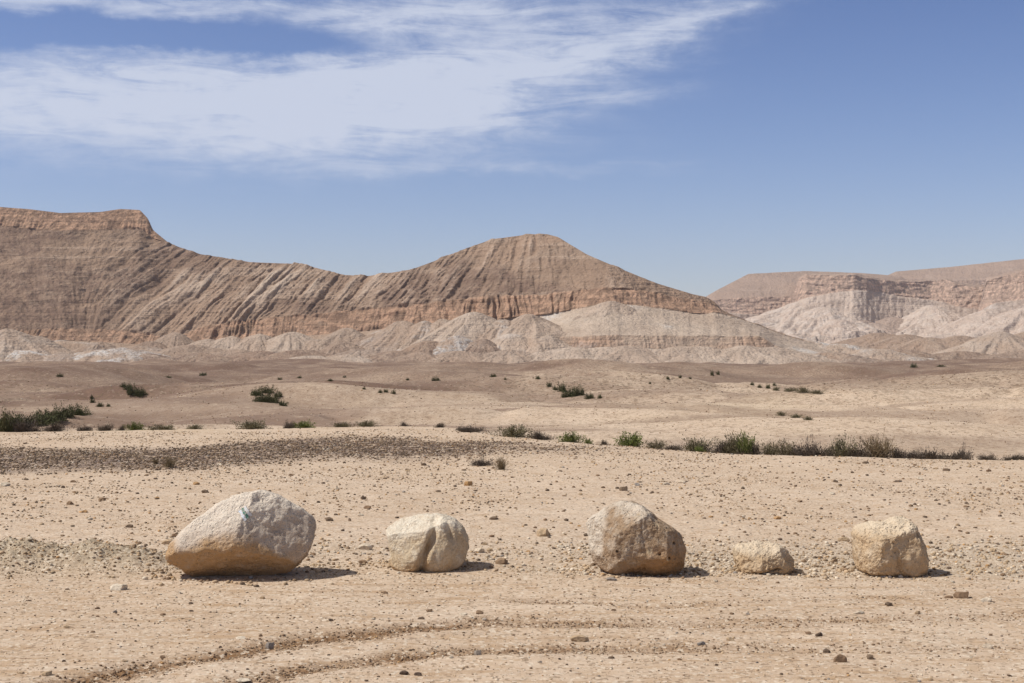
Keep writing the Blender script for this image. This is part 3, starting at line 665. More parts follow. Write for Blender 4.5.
def make_boulder(label, outline, depth, n_exp, planes, seed, amp, mat, attr_fn, extra=None, post=None, cuts=34):
    P, fc, cen = boulder_shape(outline, depth, n_exp, planes, seed, amp, extra, cuts=cuts)
    at = dict(top=np.zeros(len(P)), soil=np.zeros(len(P)), spots=np.zeros(len(P))); at.update(attr_fn(P))
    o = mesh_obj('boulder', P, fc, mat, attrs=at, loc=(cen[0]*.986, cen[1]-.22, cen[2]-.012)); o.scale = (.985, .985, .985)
    tag(o, label, 'boulder', 'row of boulders along the edge of the dirt road')
    if post: post(o, P, fc, cen)
    return o

def white_mat(name, c):
    m, T, b = new_mat(name); n = T.noise(T.obj(), 60, 4, .6)
    T.put(b.inputs['Base Color'], T.mix(T.ramp(n, .42, .60, 0, .75), c, (.52, .45, .38))); return m
def trail_mark(o, P, fc, cen):
    """three painted stripes lying on the rock skin"""
    from mathutils.bvhtree import BVHTree
    t = BVHTree.FromPolygons([Vector(p) for p in P], [tuple(int(i) for i in f) for f in fc])
    k = cen[1]/F; mk = empty('trail_mark', (0, 0, 0)); mk.parent = o
    tag(mk, 'small painted blaze of white, green and white slanted stripes')
    cx, cz = (243.8-512)*k-cen[0]+.075, H-(514.6-HOR)*k-cen[2]+.085
    ax = Vector((.62, 0, -.78)).normalized(); ay = Vector((.78, 0, .62)).normalized()      # along a stripe, across the stripes
    for s0, s1, nm, mt in ((-.046, -.016, 'white_stripe', white_mat('white_paint', (.72, .74, .74))), (-.014, .013, 'green_stripe', white_mat('green_paint', (.012, .17, .12))), (.015, .045, 'white_stripe', white_mat('pale_paint', (.66, .72, .78)))):
        V = []; N = 9
        for i in range(N):
            for j in range(5):
                a = -.064+.128*i/(N-1)+.006*math.sin(j*2.1+s0*90); b = s0+(s1-s0)*j/4+.004*math.sin(i*1.7+s0*60)
                p = Vector((cx, 0, cz))+ax*a*-1+ay*b*-1
                hit = t.ray_cast(Vector((p.x, -5, p.z)), Vector((0, 1, 0)))
                q = hit[0]+Vector((0, -.7, .4))*.009 if hit[0] else Vector((p.x, -.3, p.z)); V.append(q[:])
        s = mesh_obj(nm, V, grid_faces(N, 5), mt, mk)

bm1 = boulder_material('weathered_limestone', (.60, .485, .38), (.76, .66, .54), (.50, .315, .16), .8)
make_boulder('largest boulder, pale grey above and orange below, with a painted trail mark', 
    [(167,551),(172,541),(181,529),(195,516),(220,500),(240,490),(258,486.5),(270,490),(284,498),(300,506),(312,514),(315.5,519),(314,530),(308,546),(300,560),(288,568),(262,572),(232,577),(208,579),(196,573),(178,562),(169,557)],
    .52, 2.6, [(-.22,-.75,.62,.40), (.45,-.80,.35,.42), (.05,-.62,-.78,.38), (.1,.8,.6,.42)], 3.3, .05, bm1,
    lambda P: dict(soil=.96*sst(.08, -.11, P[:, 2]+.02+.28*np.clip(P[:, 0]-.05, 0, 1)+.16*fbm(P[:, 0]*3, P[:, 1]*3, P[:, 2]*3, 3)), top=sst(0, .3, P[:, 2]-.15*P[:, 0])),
    post=trail_mark)
bm2 = boulder_material('cream_limestone', (.66, .525, .355), (.79, .70, .56), (.53, .345, .175), .2, veins=.35)
def cleft(P):
    x, y, z = P.T
    c = np.exp(-((x-.02-.10*z-.05*np.sin(z*7))/.042)**2)*sst(.36, .30, z)*sst(.2, -.1, y)
    P = P.copy(); P[:, 1] += .095*c
    ang = np.exp(-(((z-.13-.18*(x+.05)))/.035)**2)*sst(.12, -.02, x)*sst(0, -.2, y); P[:, 1] += .0*ang
    sh = np.exp(-((x-.26-.25*(.2-z))/.03)**2)*sst(.0, .15, z)*sst(.15, -.1, y); P[:, 1] += .05*sh
    P[:, 1] -= .07*np.exp(-((x+.15)/.15)**2-((z+.14)/.15)**2)*(y < 0)
    P[:, 1] -= .06*np.exp(-((x-.22)/.14)**2-((z+.02)/.2)**2)*(y < 0)
    return P
make_boulder('cream boulder split by a vertical cleft into two rounded lobes', 
    [(386.5,524),(391,520),(402,515),(418,512),(437,510),(446,511.5),(456,515.5),(463,523),(468.5,536),(469,546),(466,556),(461,563),(455,567),(448,570),(432,570),(418,571),(404,571),(396,566),(391,561),(391,548),(388,534)],
      .40, 3.7, [(-.25,-.35,.9,.31), (-.35,-.9,.1,.38), (.35,-.9,.05,.38)], 9.1, .026, bm2,
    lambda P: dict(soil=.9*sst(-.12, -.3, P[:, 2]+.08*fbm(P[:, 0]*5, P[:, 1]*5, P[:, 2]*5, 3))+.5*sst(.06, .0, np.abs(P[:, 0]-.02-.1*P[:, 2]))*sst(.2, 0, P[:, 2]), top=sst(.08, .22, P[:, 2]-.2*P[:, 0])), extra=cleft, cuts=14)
bm3 = boulder_material('brown_conglomerate', (.39, .268, .168), (.66, .565, .45), (.40, .23, .105), .9, pale_spots=.9)
def holes(P):
    x, y, z = P.T; P = P.copy()
    for hx, hz, hr in ((.235, -.11, .013), (.335, -.155, .014), (.40, .0, .015), (-.25, -.08, .010)):
        P[:, 1] += .07*np.exp(-((x-hx)**2+(z-hz)**2)/hr**2)*(y < 0)
    P[:, 1] += .012*np.exp(-((x-.06+.03*np.sin(z*9))/.012)**2)*sst(.32, .2, z)*(y < 0)
    return P
make_boulder('brown pitted boulder with a pale crest, flat front and notched right shoulder', 
    [(586.5,521),(590,515),(600,509),(612,501),(622,497.5),(633,498),(643,501.5),(650,508),(655,513.5),(663,518),(673,523),(681,531),(685.5,544),(686,553),(683,564),(676,572),(660,574),(636,575),(616,572),(602,566),(593,557),(590,545),(587,533)],
    .48, 3.2, [(-.02,-1,.20,.385), (-.86,-.5,.1,.43), (.75,-.65,.1,.50), (-.4,-.5,.75,.37), (0,-.7,-.7,.42), (.2,.8,.5,.4)], 5.7, .045, bm3,
    lambda P: dict(top=np.clip(sst(.16, .27, P[:, 2]-.30*P[:, 1]*1-.16+.05*fbm(P[:, 0]*6, P[:, 1]*6, P[:, 2]*6, 3))+sst(-.33, -.44, P[:, 0]-.15*P[:, 2]+.05*fbm(P[:, 0]*5, P[:, 1]*5, P[:, 2]*5, 3))*sst(-.25, -.05, P[:, 2]), 0, 1),
                   soil=.9*sst(-.10, -.32, P[:, 2]+.22*sst(-.3, .2, P[:, 0])*-1+.12+.08*fbm(P[:, 0]*4, P[:, 1]*4, P[:, 2]*4, 3)), spots=sst(-.25, .1, P[:, 0])), extra=holes)
bm4 = boulder_material('tan_limestone', (.60, .435, .27), (.72, .59, .43), (.49, .31, .155), .9)
def crack4(P):
    x, y, z = P.T; P = P.copy()
    P[:, 1] += .06*np.exp(-((z+.11-.02*np.sin(x*14))/.014)**2)*sst(-.2, -.1, x)*sst(.2, .1, x)*(y < 0)
    P[:, 1] += .07*sst(-.05, -.13, z)*sst(.05, .12, np.abs(x+.01))*(y < 0)*.4
    P[:, 2] += .02*np.abs(perlin(x*6, y*6, 3.3)); return P
make_boulder('smallest boulder of the row, low angular tan block with a crack near its base', 
    [(734,543),(740,540),(750,540),(760,538),(771,539),(780,541),(789,548),(795.5,557),(793,565),(790,572),(776,573),(758,573.5),(745,571),(738,567),(735,558)],
    .30, 3.0, [(-.2,-.55,.8,.19), (.75,-.5,.35,.26), (-.75,-.6,.1,.29), (.1,-.95,.2,.255)], 12.4, .045, bm4,
    lambda P: dict(soil=.6*sst(.0, -.2, P[:, 2]+.1*fbm(P[:, 0]*7, P[:, 1]*7, P[:, 2]*7, 3)), top=sst(.03, .14, P[:, 2])), extra=crack4)
def lumps5(P):
    x, y, z = P.T; P = P.copy()
    P[:, 1] += .12*np.exp(-(((x-.27)/.07)**2+((z-.20)/.045)**2))*(y < .1)
    c = .04*np.abs(fbm(x*5.2+3, y*5.2, z*5.2, 4)); P[:, 1] -= c*(y < 0); P[:, 2] += .7*c*(z > 0)
    P[:, 0] *= .95
    P[:, 1] += .05*np.exp(-((x+.02+.2*z)/.05)**2)*sst(.2, .0, z)*(y < 0); return P
make_boulder('blocky rough tan boulder with knobbly broken top, at the right end of the row', 
    [(854,531),(858,525),(866,520),(878,517.5),(888,517),(898,513.5),(907,515),(915,519.5),(921,527),(923,534),(926,542),(927,556),(926,567),(922,571),(900,573),(880,574),(866,570),(857,566),(854.5,550)],
    .40, 3.8, [(-.8,-.6,.1,.395), (.3,-.95,.1,.40), (-.2,-.4,.9,.30), (.9,-.3,.2,.40)], 15.8, .042, bm4,
    lambda P: dict(soil=.45*sst(-.02, -.3, P[:, 2]+.1*fbm(P[:, 0]*6, P[:, 1]*6, P[:, 2]*6, 3)), top=sst(.12, .26, P[:, 2])), extra=lumps5)

# ------------------------------------------------------------------ stones
TONES = dict(dark=(.095, .065, .048), brown=(.20, .125, .075), tan=(.46, .335, .21), pale=(.62, .53, .41), grey=(.27, .245, .22), orange=(.45, .26, .11))
def stone_material(name, c):
    m, T, b = new_mat(name); P = T.obj()
    rnd = T.new('ShaderNodeObjectInfo').outputs['Random']
    n = T.noise(P, 1.6, 5, .65); n2 = T.noise(P, 7, 4, .65)
    a = T.mix(T.ramp(n, .35, .65), tuple(v*.72 for v in c), tuple(min(1, v*1.18) for v in c))
    a = T.mix(T.math('MULTIPLY', rnd, .35), a, (.42, .30, .19))
    T.put(b.inputs['Base Color'], a); T.put(b.inputs['Normal'], T.bump(T.math('ADD', n, n2), .7, .006)); return m
SM = {k: stone_material(k+'_stone', v) for k, v in TONES.items()}
def stone_shape(base, seed, flat=.62):
    v, f = base; r = np.random.default_rng(seed)
    sc = np.array([1, r.uniform(.65, .95), flat*r.uniform(.75, 1.25)])
    P = v.copy()
    for _ in range(9):
        n = r.normal(size=3); n /= np.linalg.norm(n); e = P@n-r.uniform(.60, .85); P = P-n[None]*np.clip(e, 0, None)[:, None]
    P = P*(1+.10*fbm(v[:, 0]*2.5+seed, v[:, 1]*2.5, v[:, 2]*2.5, 3))[:, None]
    return P*sc, f
STONES = [stone_shape(ICO4, 100+i) for i in range(8)]
_sm = {}
def stone_mesh(i, tone):
    if (i, tone) not in _sm:
        o = mesh_obj('loose_stone', *STONES[i], SM[tone]); _sm[(i, tone)] = o.data; bpy.data.objects.remove(o)
    return _sm[(i, tone)]
gz = lambda x, y: float(ground(np.array([x]), np.array([y]))[0])
def place_stone(px, py, wpx, tone, label, group=None, i=None, hz=1.0, name='loose_stone'):
    x, y = W(px, py); x *= .999
    s = wpx*y/F/2*1.12
    i = random.randrange(8) if i is None else i
    o = bpy.data.objects.new(name, stone_mesh(i, tone)); COL.objects.link(o)
    o.scale = (s, s, s*hz); o.rotation_euler = (random.uniform(-.2, .2), random.uniform(-.2, .2), random.uniform(-.5, .5))
    o.location = (x, y+s*.5, gz(x, y+s*.5)+s*.20*hz)
    tag(o, label, 'stone', group); return o
named = [
 (117,591,17,'pale',.7,'flat whitish stone on the sand below the left end of the largest boulder'),
 (167,544,12,'tan',.9,'tan block of stone beside the upper left flank of the largest boulder'),
 (544,536,14,'tan',1.2,'rounded tan stone on the gravel between the cleft boulder and the brown boulder, farther back'),
 (480,553,11,'pale',1.3,'pale pointed stone just right of the cleft cream boulder'),
 (490,552,7,'tan',.9,'small tan stone touching the right side of the pale pointed stone'),
 (502,566,13,'brown',.9,'brown blocky stone at the tip of the cleft boulder shadow'),
 (365,550,13,'pale',1.0,'whitish lump of stone left of the cleft cream boulder'),
 (363,566,9,'brown',.8,'small brown stone below the whitish lump left of the cleft boulder'),
 (612,582,10,'grey',.7,'dark grey flat stone under the front of the brown pitted boulder'),
 (240,641,11,'pale',.6,'pale thin stone lying above the upper wheel track at the left'),
 (269.5,647,9,'grey',1.6,'grey stone standing upright in the upper wheel track'),
 (242,681,16,'pale',.55,'whitish flat stone at the bottom edge, near the start of the lower wheel track'),
 (46,677,11,'tan',.8,'tan stone in the bottom left corner of the road'),
 (404,675,9,'dark',.9,'dark pebble at the bottom of the road, left one of a pair'),
 (418,676,8,'dark',.9,'dark pebble at the bottom of the road, right one of a pair'),
 (478,656,8,'grey',1.4,'grey chip of stone standing in the lower wheel track'),
 (463,617,9,'pale',.6,'white chip of stone lying just above the upper wheel track'),
 (580,643,17,'tan',.8,'tan rounded stone lying between the two wheel tracks'),
 (840.5,663,14,'brown',1.2,'dark brown square stone near the bottom edge, right of centre'),
 (871.5,659,8,'dark',1.2,'small blackish stone right of the dark brown square stone'),
 (988.5,648,10,'pale',1.0,'white rounded stone near the right edge of the road'),
 (731,641,9,'tan',.9,'small tan stone in the middle of the road, below the smallest boulder'),
 (820,637,8,'dark',1.0,'small dark stone on the road below the gap between the two right boulders'),
 (809,635,7,'brown',.8,'small brown stone just left of a dark one on the road'),
 (964,600,16,'brown',.9,'dark brown jagged stone right of and below the blocky tan boulder'),
 (950,600,8,'brown',.7,'small brown chip touching the left of the dark brown jagged stone'),
 (987,603,11,'pale',.7,'pale stone right of the dark brown jagged stone'),
 (860,615,11,'pale',.5,'flat white chip on the road below the blocky tan boulder'),
 (702,645,8,'grey',.9,'bluish grey pebble on the road right of centre'),
 (890,607,8,'dark',.9,'dark pebble just below the shadowed foot of the blocky tan boulder'),
 (778.5,518,9,'orange',1.1,'orange stone on the gravel plain above the smallest boulder'),
 (898,482,11,'pale',.5,'flat white stone far back on the plain above the blocky tan boulder'),
 (845,540,11,'tan',.8,'tan stone lying just behind the left side of the blocky tan boulder'),
 (667,484,7,'pale',.7,'whitish stone far back on the plain, left of a similar pair'),
 (683,483,8,'pale',.8,'whitish stone far back on the plain, right of a similar pair'),
 (3,486,10,'pale',.9,'pale stone on the plain at the left edge of the picture'),
 (205,492,8,'dark',.9,'dark stone on the plain just above the largest boulder'),
 (128,527,8,'dark',.9,'dark stone on the plain above the crumbled soil bank'),
 (175,536,8,'brown',.9,'brown stone behind the left shoulder of the largest boulder'),
 (219,466,6,'pale',.6,'whitish stone behind the dark flint patch, above the largest boulder'),
 (985,447,9,'brown',.6,'dark brown rock alone on the sandy hill above the right end of the shrub row'),
 (740,572,8,'tan',.8,'small tan stone at the left foot of the smallest boulder'),
 (842,570,10,'tan',.5,'flat tan slab at the left foot of the blocky tan boulder'),
 (852,572,8,'tan',.7,'small tan stone touching the left foot of the blocky tan boulder'),
]
for px, py, w, tone, hz, lab in named: place_stone(px, py, w, tone, lab, None, hz=hz)
# the largest of the unnamed stones, each an object
zones = [((584, 682), 'on the dirt road in front of the boulders', 'road'), ((540, 584), 'in the rubble strip beside the boulders', 'rubble strip'), ((464, 540), 'on the gravel plain behind the boulders', 'gravel plain')]
words = dict(dark='dark brown flint pebble', brown='brown pebble', tan='tan limestone pebble', pale='whitish limestone pebble', grey='grey pebble', orange='orange pebble')
R_ = random.Random(11); occ = [(p[0], p[1]) for p in named]
outl = [(165,318,484,580),(384,472,508,574),(584,690,496,577),(731,798,536,576),(852,930,513,577)]
cnt = 0
while cnt < 256:
    zi = R_.choices([0, 1, 2], [.26, .34, .40])[0]; (y0, y1), where, zn = zones[zi]
    px, py = R_.uniform(2, 1022), R_.uniform(y0, y1)
    if any(a < px < b and c < py < d for a, b, c, d in outl) or any(abs(px-a) < 9 and abs(py-b) < 6 for a, b in occ): continue
    if zi == 1 and px < 150: continue
    tone = R_.choices(list(TONES), [[.24,.22,.26,.18,.08,.02], [.14,.16,.38,.26,.04,.02], [.34,.26,.2,.12,.03,.05]][zi])[0]
    w = min(9, 3.2+R_.expovariate(1/1.2)) * (1.0 if zi else .95)
    place_stone(px, py, w, tone, f'{words[tone]} lying {where}', f'{words[tone]}s {where}', hz=R_.uniform(.7, 1.2), name='pebble')
    occ.append((px, py)); cnt += 1

def gravel():
    """all the smaller stones, too many to count"""
    r = np.random.default_rng(23); VS, FS, CS = [], [], []; off = 0
    tones = np.array([TONES[k] for k in ('dark', 'brown', 'tan', 'pale', 'grey', 'orange')])
    def scatter(n, area, size, probs, keep=None, base=ICO1, flat=.6, nvar=6):
        nonlocal off
        x, y = area(n); px = PX(x, y)
        z, at = ground(x, y, True)
        m = (y < crest(px)+3) | (isinstance(keep, str))
        if keep is not None and not isinstance(keep, str): m &= keep(x, y, px, at, r.random(n))
        x, y, z, px = x[m], y[m], z[m], px[m]; n = len(x)
        s = size(n, y); var = r.integers(0, nvar, n); t = r.choice(6, n, p=probs)
        for k in range(nvar):
            P, f = stone_shape(base, 300+k, flat); q = np.nonzero(var == k)[0]
            if not len(q): continue
            a = r.uniform(0, 6.28, len(q)); ca, sa = np.cos(a), np.sin(a)
            X = P[None, :, 0]*ca[:, None]-P[None, :, 1]*sa[:, None]; Y = P[None, :, 0]*sa[:, None]+P[None, :, 1]*ca[:, None]
            V = np.stack([x[q, None]+X*s[q, None], y[q, None]+Y*s[q, None], z[q, None]+(P[None, :, 2]+.18)*s[q, None]], -1)
            c = tones[t[q]]*r.uniform(.7, 1.25, (len(q), 1)); c = np.clip(c, 0, .8)
            VS.append(V.reshape(-1, 3)); CS.append(np.repeat(c, len(P), 0))
            FS.append((f[None]+(np.arange(len(q))*len(P))[:, None, None]+off).reshape(-1, 3)); off += len(q)*len(P)
    def wedge(d0, d1):
        def a(n):
            y = np.sqrt(r.uniform(d0*d0, d1*d1, n)); return r.uniform(-.56, .56, n)*y, y
        return a
    logn = lambda lo, hi, p=2.2: (lambda n, y: lo*(hi/lo)**(r.random(n)**p))
    out = lambda x, y, px, at, u: ~((at['road'] > .5) & (u > .25))
    # plain
    scatter(115000, wedge(15.5, 46), logn(.007, .034, 2.6), [.20, .32, .28, .12, .02, .06], lambda x, y, px, at, u: out(x, y, px, at, u) & (u < np.clip(.45+1.3*fbm(x*.4, y*.22, 77, 4), .10, 1)))
    scatter(3200, wedge(16, 46), logn(.025, .05, 1.8), [.36, .28, .20, .10, .02, .04])
    # road
    scatter(13000, wedge(9.5, 16), logn(.005, .018, 2.6), [.16, .24, .32, .20, .05, .03])
    # rubble strip
    scatter(37000, wedge(15.2, 19.5), logn(.007, .040, 2.8), [.05, .14, .52, .24, .02, .03], lambda x, y, px, at, u: u < at['rubble']*.9)
    for qx, qd, qr in ((-3.0, 15.75, .80), (-.94, 16.3, .45), (1.39, 15.95, .54), (2.84, 16.0, .34), (4.22, 15.95, .43)):
        def ring(n):
            a = r.uniform(0, 6.283, n); e = 1.0+np.abs(r.normal(0, .22, n)); return qx+np.cos(a)*qr*e, qd+np.sin(a)*qr*.7*e
        scatter(int(420*qr/.5), ring, logn(.006, .045, 3.0), [.03, .20, .56, .18, .0, .03])
    # clods of the bank and of the tracks
    scatter(215000, wedge(9.8, 17.5), logn(.005, .020, 2.2), [.0, .84, .12, .01, .0, .03], lambda x, y, px, at, u: u < at['track']*.8)
    scatter(11000, lambda n: (r.uniform(-7, -3.4, n), r.uniform(15.2, 17.6, n)), logn(.006, .026, 2.8), [.01, .12, .68, .17, .0, .02], lambda x, y, px, at, u: u < at['bank']*.8)
    # flint patch
    scatter(136000, wedge(29, 47), logn(.014, .05, 2.0), [.64, .26, .07, .01, .02, .0], lambda x, y, px, at, u: u < at['dark']*np.clip(.85+.6*fbm(x*.35, y*.25, 55, 4), .05, .95))
    def hills(n):
        y = np.exp(r.uniform(math.log(47), math.log(320), n)); return r.uniform(-.56, .56, n)*y, y
    scatter(34000, hills, lambda n, y: y*(.00022+.0006*r.random(n)**3), [.14, .50, .24, .10, .0, .02], 'any')
    m, T, b = new_mat('gravel_mix')
    c = T.attr('tint', 'Color'); n = T.noise(T.pos(), 60, 3)
    T.put(b.inputs['Base Color'], T.mix(T.ramp(n, .35, .7, 0, .35), c, (.48, .36, .235)))
    o = mesh_obj('gravel', np.concatenate(VS), np.concatenate(FS), m, smooth=False, cols=dict(tint=np.concatenate(CS)))
    tag(o, 'fine mixed gravel and dark flint chips scattered over the sandy ground', 'gravel', kind='stuff')
    print('gravel faces', len(o.data.polygons))
gravel()

# ------------------------------------------------------------------ shrubs
def leaf_mat(name, a, b_, tr=.15):
    m, T, b = new_mat(name)
    n = T.noise(T.obj(), 5, 3, .6); rnd = T.new('ShaderNodeObjectInfo').outputs['Random']
    c = T.mix(T.attr('leaf'), a, b_); c = T.mix(T.ramp(n, .4, .65, 0, .4), c, tuple(v*.6 for v in a))
    c = T.mix(T.math('MULTIPLY', rnd, .3), c, (.13, .10, .06)); T.put(b.inputs['Base Color'], c)
    b.inputs['Roughness'].default_value = .75; return m
LM = dict(green=leaf_mat('bright_green_leaves', (.125, .155, .038), (.22, .25, .075)), olive=leaf_mat('olive_leaves', (.13, .115, .06), (.225, .195, .115)),
          dusk=leaf_mat('dark_green_leaves', (.065, .075, .03), (.14, .14, .06)), grey=leaf_mat('grey_brown_twigs', (.078, .060, .049), (.165, .13, .105)), dry=leaf_mat('dry_straw_twigs', (.19, .135, .075), (.33, .25, .15)))
WOOD = leaf_mat('woody_stems', (.085, .062, .045), (.15, .11, .08))
def shrub_mesh(kind, seed):
    """unit shrub: radius 1, height about 1 ; returns stems (verts, faces) and leaves (verts, faces, tint)"""
    r = np.random.default_rng(seed)
    ns = dict(green=34, olive=44, dusk=40, grey=70, dry=95)[kind]; up = dict(green=.7, olive=.6, dusk=.6, grey=.42, dry=.85)[kind]
    nl = dict(green=2600, olive=2600, dusk=2600, grey=3400, dry=1500)[kind]
    SV, SF = [], []; tips = []
    for i in range(ns):
        a = r.uniform(0, 6.283); el = np.arccos(r.uniform(0, 1)**(.8))*.98 if kind != 'dry' else r.uniform(0, .95)
        L = r.uniform(.55, 1.0)*(1 if kind != 'grey' else r.uniform(.7, 1.05)); bend = r.normal(0, .18, 3)
        dirv = np.array([np.sin(el)*np.cos(a), np.sin(el)*np.sin(a), np.cos(el)*up+.12])
        base = np.array([r.normal(0, .16), r.normal(0, .16), -.05])
        pts = [base+dirv*L*t+bend*t*t*.6+np.array([0, 0, -.10*t*t*(kind != 'dry')]) for t in np.linspace(0, 1, 5)]
        tips.append(np.array(pts))
        for j, p in enumerate(pts):
            rr = .018*(1-.75*j/4)
            for q in range(3): SV.append(p+rr*np.array([np.cos(q*2.09), np.sin(q*2.09), 0]))
        o = i*15
        for j in range(4):
            for q in range(3): SF.append((o+j*3+q, o+j*3+(q+1) % 3, o+j*3+3+(q+1) % 3, o+j*3+3+q))
    tips = np.array(tips); si = r.integers(0, ns, nl); t = 1-r.random(nl)**1.6*.75
    ii = np.clip((t*4).astype(int), 0, 3); f = t*4-ii
    c = tips[si, ii]*(1-f)[:, None]+tips[si, ii+1]*f[:, None]
    sp = dict(green=.085, olive=.085, dusk=.09, grey=.075, dry=.05)[kind]; c = c+r.normal(0, sp, (nl, 3))
    c[:, 2] = np.maximum(c[:, 2], .0)
    ln = dict(green=.085, olive=.08, dusk=.09, grey=.085, dry=.13)[kind]*r.uniform(.6, 1.4, nl); wd = ln*dict(green=.5, olive=.42, dusk=.5, grey=.26, dry=.12)[kind]
    d = c/np.linalg.norm(c, axis=1)[:, None]+r.normal(0, .6, (nl, 3))+np.array([0, 0, .35]); d /= np.linalg.norm(d, axis=1)[:, None]
    s = np.cross(d, r.normal(size=(nl, 3))); s /= np.linalg.norm(s, axis=1)[:, None]
    V = np.stack([c-d*ln[:, None]*.5, c+s*wd[:, None]*.5, c+d*ln[:, None]*.5, c-s*wd[:, None]*.5], 1).reshape(-1, 3)
    SV = np.array(SV); kz = 1/np.percentile(V[:, 2], 96); kr = 1/np.percentile(np.hypot(V[:, 0], V[:, 1]), 95)
    V = V*[kr, kr, kz]; SV = SV*[kr, kr, kz]
    return np.array(SV), np.array(SF), V, np.arange(nl*4).reshape(-1, 4), np.repeat(r.random(nl), 4)
_shr = {}
def shrub_data(kind, v):
    if (kind, v) not in _shr:
        sv, sf, lv, lf, lt = shrub_mesh(kind, 50+v*7+len(kind))
        a = mesh_obj('stems', sv, sf, WOOD if kind != 'dry' else LM['dry'], attrs=dict(leaf=np.tile([.2, .5, .8], len(sv)//3)))
        b = mesh_obj('leaves' if kind not in ('grey', 'dry') else 'twigs', lv, lf, LM[kind], smooth=False, attrs=dict(leaf=lt))
        _shr[(kind, v)] = (a.data, b.data, b.name.split('.')[0]); bpy.data.objects.remove(a); bpy.data.objects.remove(b)
    return _shr[(kind, v)]
_hd = np.geomspace(48, 1100, 900)
def seen_at(px, py):
    x = (px-512)/F*_hd; q = HOR+F*(H-ground(x, _hd))/_hd
    m = np.minimum.accumulate(q); i = int(np.argmax(m <= py))
    return float(_hd[i]) if m[i] <= py else 900.
_vi = 0
def shrub(px, py, wpx, hpx, d, kind, label, group=None, parts=True, name='shrub', zoff=0.):
    """a shrub whose foot stands on the ground at distance d"""
    global _vi; _vi += 1
    sd, ld, ln = shrub_data(kind, _vi % 3)
    x = (px-512)/F*d; z = gz(x, d)+zoff
    top = H-(py-hpx-HOR)*d/F                     # how high it reaches
    hh = max(top-z, hpx*d/F*.8, .12) if parts else hpx*d/F*1.1
    sx = wpx*d/F/2*1.08; sc = (sx, sx*.9, hh/1.0)
    rz = (_vi*2.399) % 6.283
    if parts:
        o = empty(name, (x, d, z), rz)
        for nm, dat in (('stems', sd), (ln, ld)):
            c = bpy.data.objects.new(nm, dat); COL.objects.link(c); c.parent = o
    else:
        o = bpy.data.objects.new(name, ld); COL.objects.link(o); o.location = (x, d, z); o.rotation_euler = (0, 0, rz)
    o.scale = sc
    return tag(o, label, 'shrub', group)

